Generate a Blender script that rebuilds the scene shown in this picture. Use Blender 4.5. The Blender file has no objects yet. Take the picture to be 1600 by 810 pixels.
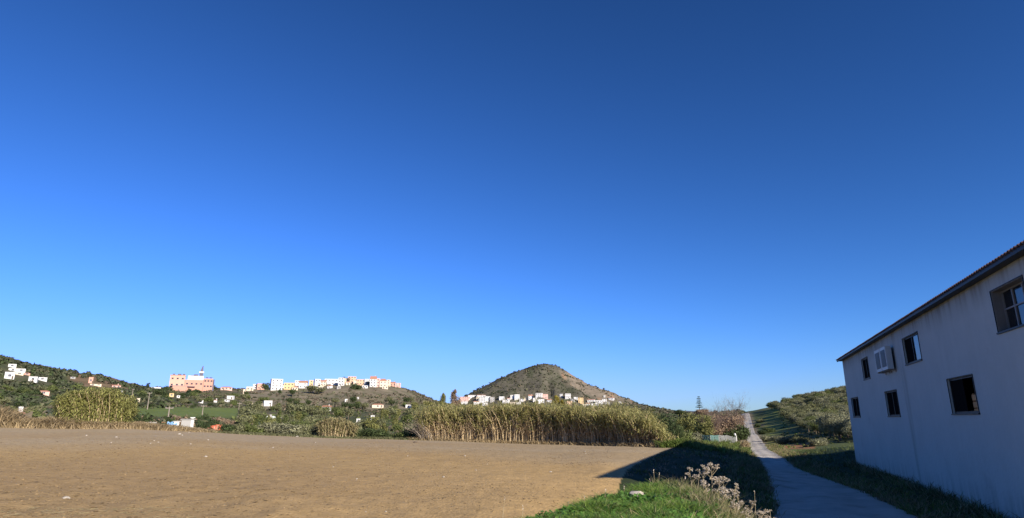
import bpy, math, random
import numpy as np
from mathutils import Vector
R = math.radians
random.seed(7)
rng = np.random.default_rng(11)
sc = bpy.context.scene
COL = sc.collection

# ------------------------------------------------------------------ camera, sky, sun
EYE = 2.5                      # eye height over the farmyard ground
FPX = 950.0                    # focal length in pixels of a 1600 wide frame
PITCH = 14.93
cam_d = bpy.data.cameras.new('camera'); cam = bpy.data.objects.new('camera', cam_d); COL.objects.link(cam)
cam.location = (0, 0, EYE); cam.rotation_euler = (R(90 + PITCH), 0, 0)
cam_d.sensor_width = 36; cam_d.lens = 36 * FPX / 1600; cam_d.clip_start = 0.1; cam_d.clip_end = 30000
sc.camera = cam
SUN_AZ, SUN_EL = 143.0, 23.6   # compass bearing of the sun from +Y (clockwise), elevation
world = bpy.data.worlds.new('World'); sc.world = world; world.use_nodes = True
wn = world.node_tree.nodes; wl = world.node_tree.links
bg = wn['Background']; bg.inputs['Strength'].default_value = 0.092
sky = wn.new('ShaderNodeTexSky'); sky.sky_type = 'NISHITA'; sky.sun_disc = False
sky.sun_elevation = R(SUN_EL); sky.sun_rotation = R(SUN_AZ)
sky.altitude = 100; sky.air_density = 1.0; sky.dust_density = 0.1; sky.ozone_density = 10.0
sep = wn.new('ShaderNodeSeparateColor'); com = wn.new('ShaderNodeCombineColor'); wl.new(sky.outputs[0], sep.inputs[0])   # the camera's colour response, the same for the whole sky
for _i, (_g, _k) in enumerate(((1.5, .717), (1.4, .60), (1.5, .4756))):
    _p = wn.new('ShaderNodeMath'); _p.operation = 'POWER'; _p.inputs[1].default_value = _g; wl.new(sep.outputs[_i], _p.inputs[0])
    _m = wn.new('ShaderNodeMath'); _m.operation = 'MULTIPLY'; _m.inputs[1].default_value = _k; wl.new(_p.outputs[0], _m.inputs[0]); _o = _m
    if _i < 2:                # highlight roll-off:  v / (1 + (v/a)^3)^(1/3)
        _q = []
        for _op, _v in (('DIVIDE', (3.1, 5.6)[_i]), ('POWER', 3.0), ('ADD', 1.0), ('POWER', 1 / 3)):
            _n = wn.new('ShaderNodeMath'); _n.operation = _op; _n.inputs[1].default_value = _v; wl.new(_o.outputs[0], _n.inputs[0]); _o = _n
        _n = wn.new('ShaderNodeMath'); _n.operation = 'DIVIDE'; wl.new(_m.outputs[0], _n.inputs[0]); wl.new(_o.outputs[0], _n.inputs[1]); _o = _n
    wl.new(_o.outputs[0], com.inputs[_i])
wl.new(com.outputs[0], bg.inputs[0])
sun_d = bpy.data.lights.new('sun', 'SUN'); sun = bpy.data.objects.new('sun', sun_d); COL.objects.link(sun)
sun_d.energy = 5.0; sun_d.angle = R(0.5); sun_d.color = (1.0, 0.9, 0.76)
sdir = Vector((-math.sin(R(SUN_AZ)) * math.cos(R(SUN_EL)), -math.cos(R(SUN_AZ)) * math.cos(R(SUN_EL)), -math.sin(R(SUN_EL))))
sun.rotation_euler = sdir.to_track_quat('-Z', 'Y').to_euler()
sc.view_settings.view_transform = 'Standard'; sc.view_settings.look = 'None'
sc.view_settings.exposure = 0.65; sc.view_settings.gamma = 1.0

# ------------------------------------------------------------------ where a sight line of the camera meets the land
SP, CP = math.sin(R(PITCH)), math.cos(R(PITCH))
def sight(px, py):             # -> azimuth, slope (rise per metre on the ground), unit horizontal vector
    dx, dy = (px - 800) / FPX, (405 - py) / FPX
    X, Y, Z = dx, CP - dy * SP, SP + dy * CP
    h = math.hypot(X, Y)
    return math.atan2(X, Y), Z / h, (X / h, Y / h)
def mpp(x, y, z):              # metres covered by one photo pixel at a point
    return float((y * CP + (z - EYE) * SP) / FPX)
def cp(px, py, r):
    az, s, _ = sight(px, py)
    return (az, r, s)
GP = [cp(*a) for a in [
 (-260,663,58),(0,668,58),(200,670,58),(330,676,60),(450,682,60),(600,686.5,60),(700,689,58),(870,695,52),(1030,700,45),
 (-260,662,110),(0,664,100),(0,655,160),(0,640,280),(0,615,430),(0,590,560),(0,557,700),
 (-200,650,200),(-200,620,350),(-200,560,600),(-200,540,800),
 (100,662,100),(100,650,180),(100,640,300),(100,625,450),(100,600,600),(100,581,720),
 (60,574,710),(150,587,730),(175,591,740),(240,609,760),(350,609,800),(270,610,800),
 (200,664,100),(200,655,180),(200,645,300),(200,630,450),(200,610,620),(200,599,740),
 (300,669,100),(300,659,180),(300,648,330),(300,636,450),(300,622,620),(300,610,780),
 (400,677,90),(400,666,180),(400,656,300),(400,647,450),(400,634,620),(400,610,850),(370,611,820),
 (430,609,860),(460,606,870),(500,603,880),(540,599,890),(625,605,900),(650,614,900),(680,626,900),(705,636,900),
 (500,682,90),(500,671,200),(500,661,350),(500,647,550),(500,632,700),
 (600,686,90),(600,674,200),(600,664,350),(600,648,550),(600,630,720),(600,601,900),
 (700,689,90),(700,678,200),(700,667,350),(700,656,600),(700,644,1200),
 (850,695,85),(850,686,200),(850,675,350),(850,662,600),(850,650,900),(850,642,1200),
 (1000,700,80),(1000,692,150),(1000,677,300),(1000,664,600),(1000,650,900),(1000,643,1400),
 (1060,695,56),(1100,689,85),(1090,678,150),(1090,665,250),(1090,655,450),(1060,646,1500),(1140,647,600),
 (1200,720,50),(1181,705,75),(1175,697,105),(1168,680,170),(1166,664,215),(1165,649,250),(1165,647.5,330),(1140,692,80),(1130,674,150),(1130,657,220),
 (1250,714,50),(1250,700,70),(1250,690,95),(1250,676,140),(1250,652,200),(1250,628,260),(1210,640,250),(1185,646,250),(1220,698,78),
 (1330,704,50),(1330,695,68),(1330,680,100),(1330,650,170),(1330,615,250),(1500,700,60),(1500,680,90),(1500,640,150),(1500,600,250),(1700,580,250),(1700,690,60),
]]
def wp(x, y, z):
    r = math.hypot(x, y); return (math.atan2(x, y), r, (z - EYE) / r)
for a in [(-7.5,9,1.12),(-16,22,1.2),(-25,30,1.5),(-4,11,1.0),(-8,22,1.0),(-12,40,1.15),(0,16,.95),(2.75,19.7,.95),(2,28,.92),(2,45,.8),(8,40,.85),(6,30,.88),(13.1,47.3,.85),
          (3.95,18.2,.70),(6.0,20,.15),(6.6,24,.5),(9.3,30,.55),(12.4,37,.45),(15.2,44,.2),
          (9,17.4,0),(12,17,.05),(12.4,25,.0),(16,32,-.1),(20.3,37.7,0),(16.4,37,-.3),(17.3,41,-.42),(24,42,.35),(27,45,.45),(30,36,.2),(25,30,.1),(20,20,.05)]: GP.append(wp(*a))
for k in range(10):            # ground round the near ring and behind the camera
    a = R(36 * k)
    for r in (2, 4, 7):
        x, y = math.sin(a) * r, math.cos(a) * r; q = (x - .361 * y)      # to the right of the track the ground is low
        z = .95 if q < 0.2 else .25
        GP.append((a, r, (z - EYE) / r))
for a in range(60, 301, 30):
    for r, z in ((14, .6), (30, .7), (80, 1.5), (250, 5), (700, 14), (1500, 20), (5000, 30)):
        GP.append((R(a), r, (z - EYE) / r))
for px in range(-200, 1800, 200):
    for r, y in ((1900, 650), (3000, 648), (6000, 650)): GP.append(cp(px, y, r))
GP.append(cp(1035, 641.5, 6000)); GP.append(cp(1075, 642, 6000))
GP = np.array(GP)
def emb(az, r):
    return np.stack([4.2 * np.cos(az), 4.2 * np.sin(az), 0.9 * np.log(np.maximum(r, 1.2))], -1)
_E = emb(GP[:, 0], GP[:, 1])
_D = np.linalg.norm(_E[:, None] - _E[None], axis=-1)
_W = np.linalg.solve(-_D + np.eye(len(GP)) * -0.0, GP[:, 2] - 0) if False else None
_A = np.zeros((len(GP) + 1,) * 2); _A[:-1, :-1] = _D + np.eye(len(GP)) * 0.004; _A[-1, :-1] = 1; _A[:-1, -1] = 1
_W = np.linalg.solve(_A, np.r_[GP[:, 2], 0])

_tab = rng.random((256, 256))
def vnoise(x, y):
    xi = np.floor(x).astype(int); yi = np.floor(y).astype(int); fx = x - xi; fy = y - yi
    fx = fx * fx * (3 - 2 * fx); fy = fy * fy * (3 - 2 * fy)
    g = lambda a, b: _tab[a & 255, b & 255]
    return (g(xi, yi) * (1 - fx) + g(xi + 1, yi) * fx) * (1 - fy) + (g(xi, yi + 1) * (1 - fx) + g(xi + 1, yi + 1) * fx) * fy
def fbm(x, y, o=4):
    v = 0; a = .5; t = 0
    for k in range(o):
        v = v + a * vnoise(x * 2 ** k + 17 * k, y * 2 ** k + 31 * k); t += a; a *= .5
    return v / t - .5
def sstep(a, b, x):
    t = np.clip((x - a) / (b - a), 0, 1); return t * t * (3 - 2 * t)

# the conical mountain
_az, _s, _d = sight(855, 569)
CR = 1500.0
CX, CY = _d[0] * CR, _d[1] * CR
_prof = {-1: [(0,569),(15,570.5),(35,577),(55,586),(75,597),(95,608),(115,618),(135,628),(155,637),(200,650)],
          1: [(0,569),(15,572),(30,581),(45,591),(65,604),(85,614),(105,623),(130,633),(155,639.5),(185,645),(230,652)]}
_MP = CR * CP * 1.0 / FPX * 1.04
_pd = {k: (np.array([a for a, b in v]) * _MP, np.array([EYE + CR * sight(855, b)[1] for a, b in v])) for k, v in _prof.items()}
# the bank the camera stands on (crest outline)
BANK = np.array([(0.45,9.7),(1.45,11.5),(3.0,14.0),(3.7,14.0),(3.9,12.8),(3.5,10.8),(2.4,8.0),(1.2,5.0),(.1,2.0),(-1.6,-3),(-3.8,-9),(-9,-9),(-7.5,-3),(-5,2),(-1.6,6.4)])
def poly_sd(P, x, y):          # signed distance, negative inside
    d = np.full(x.shape, 1e9); ins = np.zeros(x.shape, bool)
    n = len(P)
    for i in range(n):
        x1, y1 = P[i]; x2, y2 = P[(i + 1) % n]
        ex, ey = x2 - x1, y2 - y1
        t = np.clip(((x - x1) * ex + (y - y1) * ey) / (ex * ex + ey * ey), 0, 1)
        d = np.minimum(d, np.hypot(x - x1 - t * ex, y - y1 - t * ey))
        c = ((y1 > y) != (y2 > y)) & (x < (x2 - x1) * (y - y1) / (y2 - y1 + 1e-12) + x1)
        ins ^= c
    return np.where(ins, -d, d)
def height(x, y, rough=True):
    x = np.atleast_1d(np.asarray(x, float)); y = np.atleast_1d(np.asarray(y, float))
    sh = x.shape; x = x.ravel(); y = y.ravel()
    az = np.arctan2(x, y); r = np.hypot(x, y)
    s = np.empty(len(x))
    for i in range(0, len(x), 20000):
        e = emb(az[i:i + 20000], r[i:i + 20000])
        D = np.linalg.norm(e[:, None] - _E[None], axis=-1)
        s[i:i + 20000] = D @ _W[:-1] + _W[-1]
    z = EYE + s * np.maximum(r, 1.2)
    # cone
    d = np.hypot(x - CX, y - CY)
    m = d < 420
    if m.any():
        t = np.sin(np.arctan2(x[m] - CX, y[m] - CY) - _az)     # -1 left .. 1 right
        hl = np.interp(d[m], *_pd[-1]); hr = np.interp(d[m], *_pd[1])
        w = sstep(-.6, .6, t)
        hc = hl * (1 - w) + hr * w
        if rough:
            th = np.arctan2(x[m] - CX, y[m] - CY)
            hc = hc + (fbm(th * 5 + 40, d[m] / 160 + 9) * 22 + fbm(x[m] / 30, y[m] / 30, 5) * 11) * sstep(10, 120, d[m]) * sstep(400, 250, d[m])
        z[m] = np.maximum(z[m], hc)
    if rough:
        far = sstep(100, 260, r)
        nearroad = 1 - np.exp(-((az - .363) / .025) ** 2)
        z += far * nearroad * fbm(x / 45 + 3, y / 45 + 8) * np.minimum(r * .009, 6)
        fm = sstep(60, 45, r) * sstep(.36, .30, az) * sstep(-1.2, -1.0, az)
        z += fm * (fbm(x * 1.6 + 5, y * 1.6, 5) * (.06 + .07 * sstep(.1, -.5, az) * sstep(26, 14, r)))
    # bank
    m = r < 40
    if m.any():
        sd = poly_sd(BANK, x[m], y[m]) + .2
        bz = 1.10 - .62 * np.maximum(sd, 0)
        if rough: bz = bz + fbm(x[m] * 1.3, y[m] * 1.3) * .10
        zz = z[m]; k = .12
        h = np.clip(.5 + .5 * (bz - zz) / k, 0, 1)
        z[m] = zz * (1 - h) + bz * h + k * h * (1 - h)
    return z.reshape(sh)
def hz(x, y): return float(height(np.array([x]), np.array([y]))[0])
_cache = {}
def column(px):
    k = round(px, 1)
    if k not in _cache:
        rs = np.exp(np.linspace(math.log(6), math.log(2500), 700))
        az, s, d = sight(px, 640)
        _cache[k] = (rs, height(d[0] * rs, d[1] * rs))
    return _cache[k]
def hit(px, py, rmin=6, rmax=2500):      # point of the land under photo pixel (px, py)
    rs, zs = column(px)
    az, s, d = sight(px, 640)
    s = sight(px, py)[1]
    m = (rs >= rmin) & (rs <= rmax); rs = rs[m]; zs = zs[m]
    e = zs - (EYE + s * rs)
    i = np.argmax(e > 0) if (e > 0).any() else int(np.argmax((zs - EYE) / rs))
    if i > 0 and e[i] > 0 and e[i - 1] < 0:
        t = -e[i - 1] / (e[i] - e[i - 1]); r = rs[i - 1] * (1 - t) + rs[i] * t
    else: r = rs[i]
    x, y = float(d[0] * r), float(d[1] * r)
    return x, y, hz(x, y)

# ------------------------------------------------------------------ helpers
def tag(o, label=None, cat=None, group=None, kind=None):
    if label: o['label'] = label
    if cat: o['category'] = cat
    if group: o['group'] = group
    if kind: o['kind'] = kind
    return o
def link(name, me, parent=None, loc=(0, 0, 0), rot=(0, 0, 0)):
    o = bpy.data.objects.new(name, me); COL.objects.link(o)
    o.location = loc; o.rotation_euler = rot
    if parent: o.parent = parent
    return o
def empty(name, loc, rz=0):
    o = bpy.data.objects.new(name, None); COL.objects.link(o); o.location = loc; o.rotation_euler = (0, 0, rz); o.empty_display_size = .2
    return o
def npmesh(name, V, F, mats, mi=None, smooth=False, col=None):
    """V (n,3); F (m,3|4) arrays or list of such with materials"""
    me = bpy.data.meshes.new(name)
    V = np.asarray(V, np.float32); Fs = F if isinstance(F, list) else [F]
    Fs = [np.asarray(f, np.int32) for f in Fs if len(f)]
    nl = sum(f.size for f in Fs); npoly = sum(len(f) for f in Fs)
    me.vertices.add(len(V)); me.vertices.foreach_set('co', V.ravel())
    me.loops.add(nl); me.loops.foreach_set('vertex_index', np.concatenate([f.ravel() for f in Fs]))
    me.polygons.add(npoly)
    tot = np.concatenate([np.full(len(f), f.shape[1], np.int32) for f in Fs])
    me.polygons.foreach_set('loop_start', np.r_[0, np.cumsum(tot)[:-1]].astype(np.int32))
    try: me.polygons.foreach_set('loop_total', tot)
    except Exception: pass
    if not isinstance(mats, (list, tuple)): mats = [mats]
    for m in mats: me.materials.append(m)
    if mi is not None: me.polygons.foreach_set('material_index', np.asarray(mi, np.int32))
    me.polygons.foreach_set('use_smooth', np.full(npoly, smooth))
    if col is not None:
        a = me.color_attributes.new('tint', 'FLOAT_COLOR', 'POINT')
        c = np.ones((len(V), 4), np.float32); c[:, :3] = col; a.data.foreach_set('color', c.ravel())
    me.update(calc_edges=True)
    return me
class MB:
    def __init__(s): s.v = []; s.f = []; s.m = []
    def quad(s, a, b, c, d, m=0):
        n = len(s.v); s.v += [a, b, c, d]; s.f.append((n, n + 1, n + 2, n + 3)); s.m.append(m)
    def poly(s, pts, m=0):
        n = len(s.v); s.v += list(pts); s.f.append(tuple(range(n, n + len(pts)))); s.m.append(m)
    def box(s, x0, x1, y0, y1, z0, z1, m=0):
        n = len(s.v)
        s.v += [(x0,y0,z0),(x1,y0,z0),(x1,y1,z0),(x0,y1,z0),(x0,y0,z1),(x1,y0,z1),(x1,y1,z1),(x0,y1,z1)]
        for f in ((0,3,2,1),(4,5,6,7),(0,1,5,4),(1,2,6,5),(2,3,7,6),(3,0,4,7)):
            s.f.append(tuple(n + i for i in f)); s.m.append(m)
        return s
    def prism(s, pts, h0, h1, m=0):      # pts in xy, extruded in z
        n = len(s.v); k = len(pts)
        s.v += [(x, y, h0) for x, y in pts] + [(x, y, h1) for x, y in pts]
        s.f.append(tuple(n + i for i in range(k))[::-1]); s.f.append(tuple(n + k + i for i in range(k))); s.m += [m, m]
        for i in range(k):
            j = (i + 1) % k; s.f.append((n + i, n + j, n + k + j, n + k + i)); s.m.append(m)
        return s
    def tube(s, pts, rad, n=6, m=0):
        b = len(s.v); pts = [Vector([float(c) for c in p]) for p in pts]
        rad = [float(q) for q in (rad if hasattr(rad, '__len__') else [rad] * len(pts))]
        for i, p in enumerate(pts):
            d = (pts[min(i + 1, len(pts) - 1)] - pts[max(i - 1, 0)]).normalized()
            u = d.cross(Vector((0, 0, 1)) if abs(d.z) < .9 else Vector((1, 0, 0))).normalized(); w = d.cross(u)
            for k in range(n):
                a = 2 * math.pi * k / n; s.v.append(tuple(p + rad[i] * (math.cos(a) * u + math.sin(a) * w)))
        for i in range(len(pts) - 1):
            for k in range(n):
                j = (k + 1) % n; s.f.append((b + i * n + k, b + i * n + j, b + (i + 1) * n + j, b + (i + 1) * n + k)); s.m.append(m)
        s.f.append(tuple(b + k for k in range(n))[::-1]); s.m.append(m)
        e = b + (len(pts) - 1) * n; s.f.append(tuple(e + k for k in range(n))); s.m.append(m)
        return s
    def mesh(s, name, mats, smooth=False):
        me = bpy.data.meshes.new(name); me.from_pydata([tuple(v) for v in s.v], [], s.f)
        for m in (mats if isinstance(mats, (list, tuple)) else [mats]): me.materials.append(m)
        me.polygons.foreach_set('material_index', s.m); me.polygons.foreach_set('use_smooth', [smooth] * len(s.f)); me.update()
        return me
    def build(s, name, mats, parent=None, loc=(0, 0, 0), rot=(0, 0, 0), smooth=False):
        return link(name, s.mesh(name, mats, smooth), parent, loc, rot)

# ------------------------------------------------------------------ materials
def mat(name, base, var=.15, scale=3., rough=.85, bump=0., bscale=None, tint=False, detail=6, warp=None, spec=.3, isl=0., trans=0., coords='Object', stain=None):
    m = bpy.data.materials.new(name); m.use_nodes = True; N = m.node_tree.nodes; L = m.node_tree.links
    p = N['Principled BSDF']; p.inputs['Roughness'].default_value = rough; p.inputs['Specular IOR Level'].default_value = spec
    tc = N.new('ShaderNodeTexCoord'); nz = N.new('ShaderNodeTexNoise'); nz.inputs['Scale'].default_value = scale; nz.inputs['Detail'].default_value = detail
    nz.inputs['Roughness'].default_value = .62
    src = tc.outputs[coords]
    if coords == 'World':
        pass
    L.new(src, nz.inputs['Vector'])
    mp = N.new('ShaderNodeMapRange'); mp.inputs['From Min'].default_value = .25; mp.inputs['From Max'].default_value = .75
    mp.inputs['To Min'].default_value = 1 - var; mp.inputs['To Max'].default_value = 1 + var
    L.new(nz.outputs['Fac'], mp.inputs['Value'])
    fac = mp.outputs['Result']
    if isl:
        g = N.new('ShaderNodeNewGeometry'); m2 = N.new('ShaderNodeMapRange'); m2.inputs['To Min'].default_value = 1 - isl; m2.inputs['To Max'].default_value = 1 + isl
        L.new(g.outputs['Random Per Island'], m2.inputs['Value'])
        mu = N.new('ShaderNodeMath'); mu.operation = 'MULTIPLY'; L.new(fac, mu.inputs[0]); L.new(m2.outputs[0], mu.inputs[1]); fac = mu.outputs[0]
    mx = N.new('ShaderNodeVectorMath'); mx.operation = 'SCALE'
    if tint:
        at = N.new('ShaderNodeAttribute'); at.attribute_name = 'tint'; L.new(at.outputs['Color'], mx.inputs[0])
    else:
        mx.inputs[0].default_value = base
    L.new(fac, mx.inputs['Scale']); out = mx.outputs[0]
    if warp:                       # second colour in patches: (colour, scale, lo, hi)
        n2 = N.new('ShaderNodeTexNoise'); n2.inputs['Scale'].default_value = warp[1]; n2.inputs['Detail'].default_value = 8; n2.inputs['Roughness'].default_value = .65
        L.new(src, n2.inputs['Vector'])
        r2 = N.new('ShaderNodeMapRange'); r2.inputs['From Min'].default_value = warp[2]; r2.inputs['From Max'].default_value = warp[3]; L.new(n2.outputs['Fac'], r2.inputs['Value'])
        mix = N.new('ShaderNodeMix'); mix.data_type = 'RGBA'; L.new(r2.outputs[0], mix.inputs[0]); L.new(out, mix.inputs[6]); mix.inputs[7].default_value = (*warp[0], 1); out = mix.outputs[2]
    L.new(out, p.inputs['Base Color'])
    if bump:
        bn = N.new('ShaderNodeTexNoise'); bn.inputs['Scale'].default_value = bscale or scale * 4; bn.inputs['Detail'].default_value = 8
        L.new(src, bn.inputs['Vector']); bp = N.new('ShaderNodeBump'); bp.inputs['Strength'].default_value = 1; bp.inputs['Distance'].default_value = bump
        L.new(bn.outputs['Fac'], bp.inputs['Height']); L.new(bp.outputs[0], p.inputs['Normal'])
    if trans:
        o = N['Material Output']; t = N.new('ShaderNodeBsdfTranslucent'); L.new(out, t.inputs['Color']); ms = N.new('ShaderNodeMixShader')
        ms.inputs[0].default_value = trans; L.new(p.outputs[0], ms.inputs[1]); L.new(t.outputs[0], ms.inputs[2]); L.new(ms.outputs[0], o.inputs['Surface'])
    return m
# ------------------------------------------------------------------ land
def rings():
    r = [1.3]
    while r[-1] < 9000:
        q = r[-1]; k = 1.02 if q < 110 else 1.0125 if q < 1900 else 1.05
        r.append(q * k)
    return np.array(r)
az = np.r_[np.arange(-49, 49.01, .15)]
az = np.r_[np.arange(-180, -49, 3.)[1:], az, np.arange(51, 180.1, 3.)]
RR = rings(); AZ, RG = np.meshgrid(np.radians(az), RR)
GX, GY = np.sin(AZ) * RG, np.cos(AZ) * RG
GZ = height(GX, GY)
na, nr = len(az), len(RR)
idx = np.arange(na * nr).reshape(nr, na)
nx = np.roll(idx, -1, axis=1)
Q = np.stack([idx[:-1], nx[:-1], nx[1:], idx[1:]], -1)     # (nr-1, na, 4)
# ---- ground colours
def pix_of(x, y, z):
    f = y * CP + (z - EYE) * SP; u = -y * SP + (z - EYE) * CP
    return 800 + FPX * x / f, 405 - FPX * u / f
EDGE_PX = np.array([-700,-260,0,200,330,450,600,700,870,1030]); EDGE_R = np.array([58,58,58,58,60,60,60,58,52,45])
EDGE_AZ = np.array([sight(p, 680)[0] for p in EDGE_PX])
aF, rF, xF, yF, zF = AZ.ravel(), RG.ravel(), GX.ravel(), GY.ravel(), GZ.ravel()
bank_sd = poly_sd(BANK, xF, yF)
# road centre line and half width, from the farmyard to the rise on the horizon
RD = [(-6.2,-22,2.0),(2.55,2.0,2.0),(5.3,9,1.95),(8.95,17.4,1.8)]
for (xl, xr, py) in [(1182,1262,738),(1176,1219,720),(1164.5,1199,705),(1163,1188,695.5),(1162,1177.5,680),(1160,1172,664),(1158.8,1171,650)]:
    pass
_rp = []
for (pxc, py, wpx, rr) in [(1222,742,72,None),(1197.5,720,43,None),(1182,706,34,None),(1175.5,696,24,None),(1169.5,680,15.5,None),(1166,664,12.5,None),(1164.8,652,11.5,None)]:
    x, y, z = hit(pxc, py, 22, 300); _rp.append((x, y, wpx * mpp(x, y, z) / 2 * 1.02))
    
RD += _rp
_l = RD[-1]; RD.append((_l[0] + (_l[0] - RD[-2][0]) * 2, _l[1] + (_l[1] - RD[-2][1]) * 2, _l[2]))
RD = np.array(RD)
def catmull(P, step=1.0):
    out = []
    for i in range(len(P) - 1):
        p0, p1, p2, p3 = P[max(i - 1, 0)], P[i], P[i + 1], P[min(i + 2, len(P) - 1)]
        n = max(2, int(np.linalg.norm((p2 - p1)[:2]) / step))
        for t in np.arange(n) / n:
            # linear in chord-weighted blend, smooth enough
            m1 = (p2 - p0) / max(np.linalg.norm((p2 - p0)[:2]), 1e-6) * np.linalg.norm((p2 - p1)[:2])
            m2 = (p3 - p1) / max(np.linalg.norm((p3 - p1)[:2]), 1e-6) * np.linalg.norm((p2 - p1)[:2])
            h00 = 2*t**3-3*t**2+1; h10 = t**3-2*t**2+t; h01 = -2*t**3+3*t**2; h11 = t**3-t**2
            out.append(h00 * p1 + h10 * m1 + h01 * p2 + h11 * m2)
    out.append(P[-1]); return np.array(out)
RC = catmull(RD)
def road_dist(x, y):
    d = np.full(x.shape, 1e9)
    for i in range(0, len(RC) - 1, 2):
        a = RC[i]; b = RC[min(i + 2, len(RC) - 1)]
        ex, ey = b[0] - a[0], b[1] - a[1]; t = np.clip(((x - a[0]) * ex + (y - a[1]) * ey) / (ex * ex + ey * ey + 1e-9), 0, 1)
        d = np.minimum(d, np.hypot(x - a[0] - t * ex, y - a[1] - t * ey) - (a[2] * (1 - t) + b[2] * t))
    return d
mroad = (rF < 480) & (aF > -.9) & (aF < 1.2)
rdist = np.full(len(xF), 99.); rdist[mroad] = road_dist(xF[mroad], yF[mroad])
edge_r = np.interp(aF, EDGE_AZ, EDGE_R)
side = np.interp(rF, [0, 12, 18, 22, 26, 32, 40, 46, 50, 58, 90], [.1, .15, .165, .176, .194, .217, .238, .254, .255, .235, .22])     # right edge of the field (azimuth), drawn along the building's shadow edge
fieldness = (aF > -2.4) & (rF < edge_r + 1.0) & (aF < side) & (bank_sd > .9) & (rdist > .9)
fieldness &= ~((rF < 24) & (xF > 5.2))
n1 = fbm(xF / 9, yF / 9, 5); n2 = fbm(xF / 60 + 4, yF / 60, 4); n3 = fbm(xF / 2.3, yF / 2.3, 4); n4 = fbm(xF / 25 + 9, yF / 25 + 2, 5)
C = np.zeros((len(xF), 3))
C[:] = (.085, .105, .038)                                                  # winter grass and weeds
def lay(mask, c):
    global C
    mask = np.clip(mask, 0, 1)[:, None]; C = C * (1 - mask) + np.array(c) * mask
lay(sstep(.0, .16, n4) * (rF > 90), (.16, .13, .085))                      # bare pale earth patches
lay(sstep(.02, .14, n2) * (rF > 120) * .8, (.05, .068, .03))
PX, PY = pix_of(xF, np.maximum(yF, .1), zF)
front = yF > 1
def soft(px0, px1, py0, py1, s=6):     # land between given sight lines
    return sstep(px0 - s, px0 + s, PX) * sstep(px1 + s, px1 - s, PX) * sstep(py0 - 2, py0 + 2, PY) * sstep(py1 + 2, py1 - 2, PY) * front
far = sstep(420, 520, rF)
lay(far * (.55 + 2 * n1) * (aF < -.02), (.105, .095, .058))
lay(soft(40, 120, 545, 600, 20) * far * .7, (.06, .07, .035))
lay(soft(110, 215, 578, 608, 10) * far * (.9 + n1), (.19, .13, .08))       # brown shoulder of the left hill
lay(soft(200, 380, 637, 652, 20) * sstep(200, 240, rF) * .9, (.13, .17, .045))   # strips of meadow
lay(soft(380, 680, 603, 640, 14) * far * (.8 + 2 * n1), (.215, .18, .125))  # stony village slope
dc = np.hypot(xF - CX, yF - CY)
cone = (dc < 330) * sstep(16, 26, zF)
lay(cone * (.95), (.112, .102, .076))
lay(cone * sstep(-.02, .2, fbm(xF / 22, yF / 22, 5)), (.07, .075, .045))
rock = cone * sstep(.02, .2, np.sin(np.arctan2(xF - CX, yF - CY) - _az) - .42 + fbm(xF / 25, yF / 25) * .8) * sstep(30, 60, zF) * sstep(128, 105, zF) * (yF < CY + 20)
lay(rock * .8, (.22, .18, .135)); lay(rock * sstep(.08, .22, fbm(xF / 12 + 7, zF / 12)), (.28, .18, .11))
lay((dc < 420) * sstep(26, 14, zF) * (.6 + 2 * n1) * .8, (.17, .15, .09))
lay((aF > .38) * (rF > 75) * (rF < 500) * (.7 + 1.5 * n1), (.13, .135, .055))  # under the olives
lay(soft(1203, 1273, 690, 702, 3) * (rF < 160), (.30, .155, .07))            # strip of red earth beside the track
lay(soft(1195, 1345, 703, 722, 3) * (rF < 110) * .9, (.10, .15, .035))
lay(sstep(1.6, .2, rdist) * (rF < 400) * .8, (.22, .18, .12))
lay(soft(1215, 1338, 703, 716, 3) * (rF < 90) * (rdist > 1.2) * .8, (.17, .20, .045))
lay((bank_sd < 1.4), (.045, .085, .018))
lay((bank_sd < 1.6) * sstep(0, .2, n3) * .6, (.12, .10, .055))
lay((rF < 60) * (aF > .36) * (rdist > 0), (.028, .045, .014))  # grass colour darkened where the building's shade falls
lay((rF < 56) * (rF > 12) * (aF > .05) * (aF < .42) * (rdist > .5) * (bank_sd > .8) * .9, (.030, .040, .016))  # ground beside the field painted dark to deepen the building's shadow
lay(sstep(.378, .386, aF) * sstep(.43, .405, aF) * (rF > 80) * (rF < 270) * (.75 + 1.5 * n1), (.19, .215, .055))
lay(sstep(2500, 5000, rF), (.10, .11, .12))  # far land turned blue grey, distance haze put into its colour
# tilled field
FC = np.zeros_like(C); FC[:] = (.41, .28, .125)
def layf(mask, c):
    global FC
    mask = np.clip(mask, 0, 1)[:, None]; FC = FC * (1 - mask) + np.array(c) * mask
layf(sstep(.02, .2, n2 + .4 * n4) * .5, (.47, .315, .145))
layf(sstep(30, 14, edge_r - rF + n1 * 16) * .75, (.37, .30, .20))         # paler grey dried crust by the far edge
layf(sstep(34, 12, rF) * sstep(.0, -.55, aF) * .75, (.31, .215, .105))
layf(sstep(.06, .2, fbm(xF / 18 + 2, yF / 5 + 1, 4)) * sstep(50, 35, rF) * .35, (.33, .225, .105))
layf(sstep(.08, .25, n1) * .35, (.34, .23, .11))
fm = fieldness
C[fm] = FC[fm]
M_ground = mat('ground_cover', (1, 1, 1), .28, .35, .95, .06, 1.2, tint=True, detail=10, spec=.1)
M_soil = mat('tilled_soil', (1, 1, 1), .24, 3.5, .95, .03, 16, tint=True, detail=12, spec=.08)
M_hill = mat('hill_scrub_ground', (1, 1, 1), .3, .06, .95, .8, .12, tint=True, detail=10, spec=.1)
fq = fm.reshape(nr, na)
qf = fq[:-1] & np.roll(fq, -1, 1)[:-1]
rq = RG[:-1]; aq = AZ[:-1]
reg = np.zeros(rq.shape, int)
reg[qf] = 1
dq = np.hypot(GX[:-1] - CX, GY[:-1] - CY)
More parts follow.
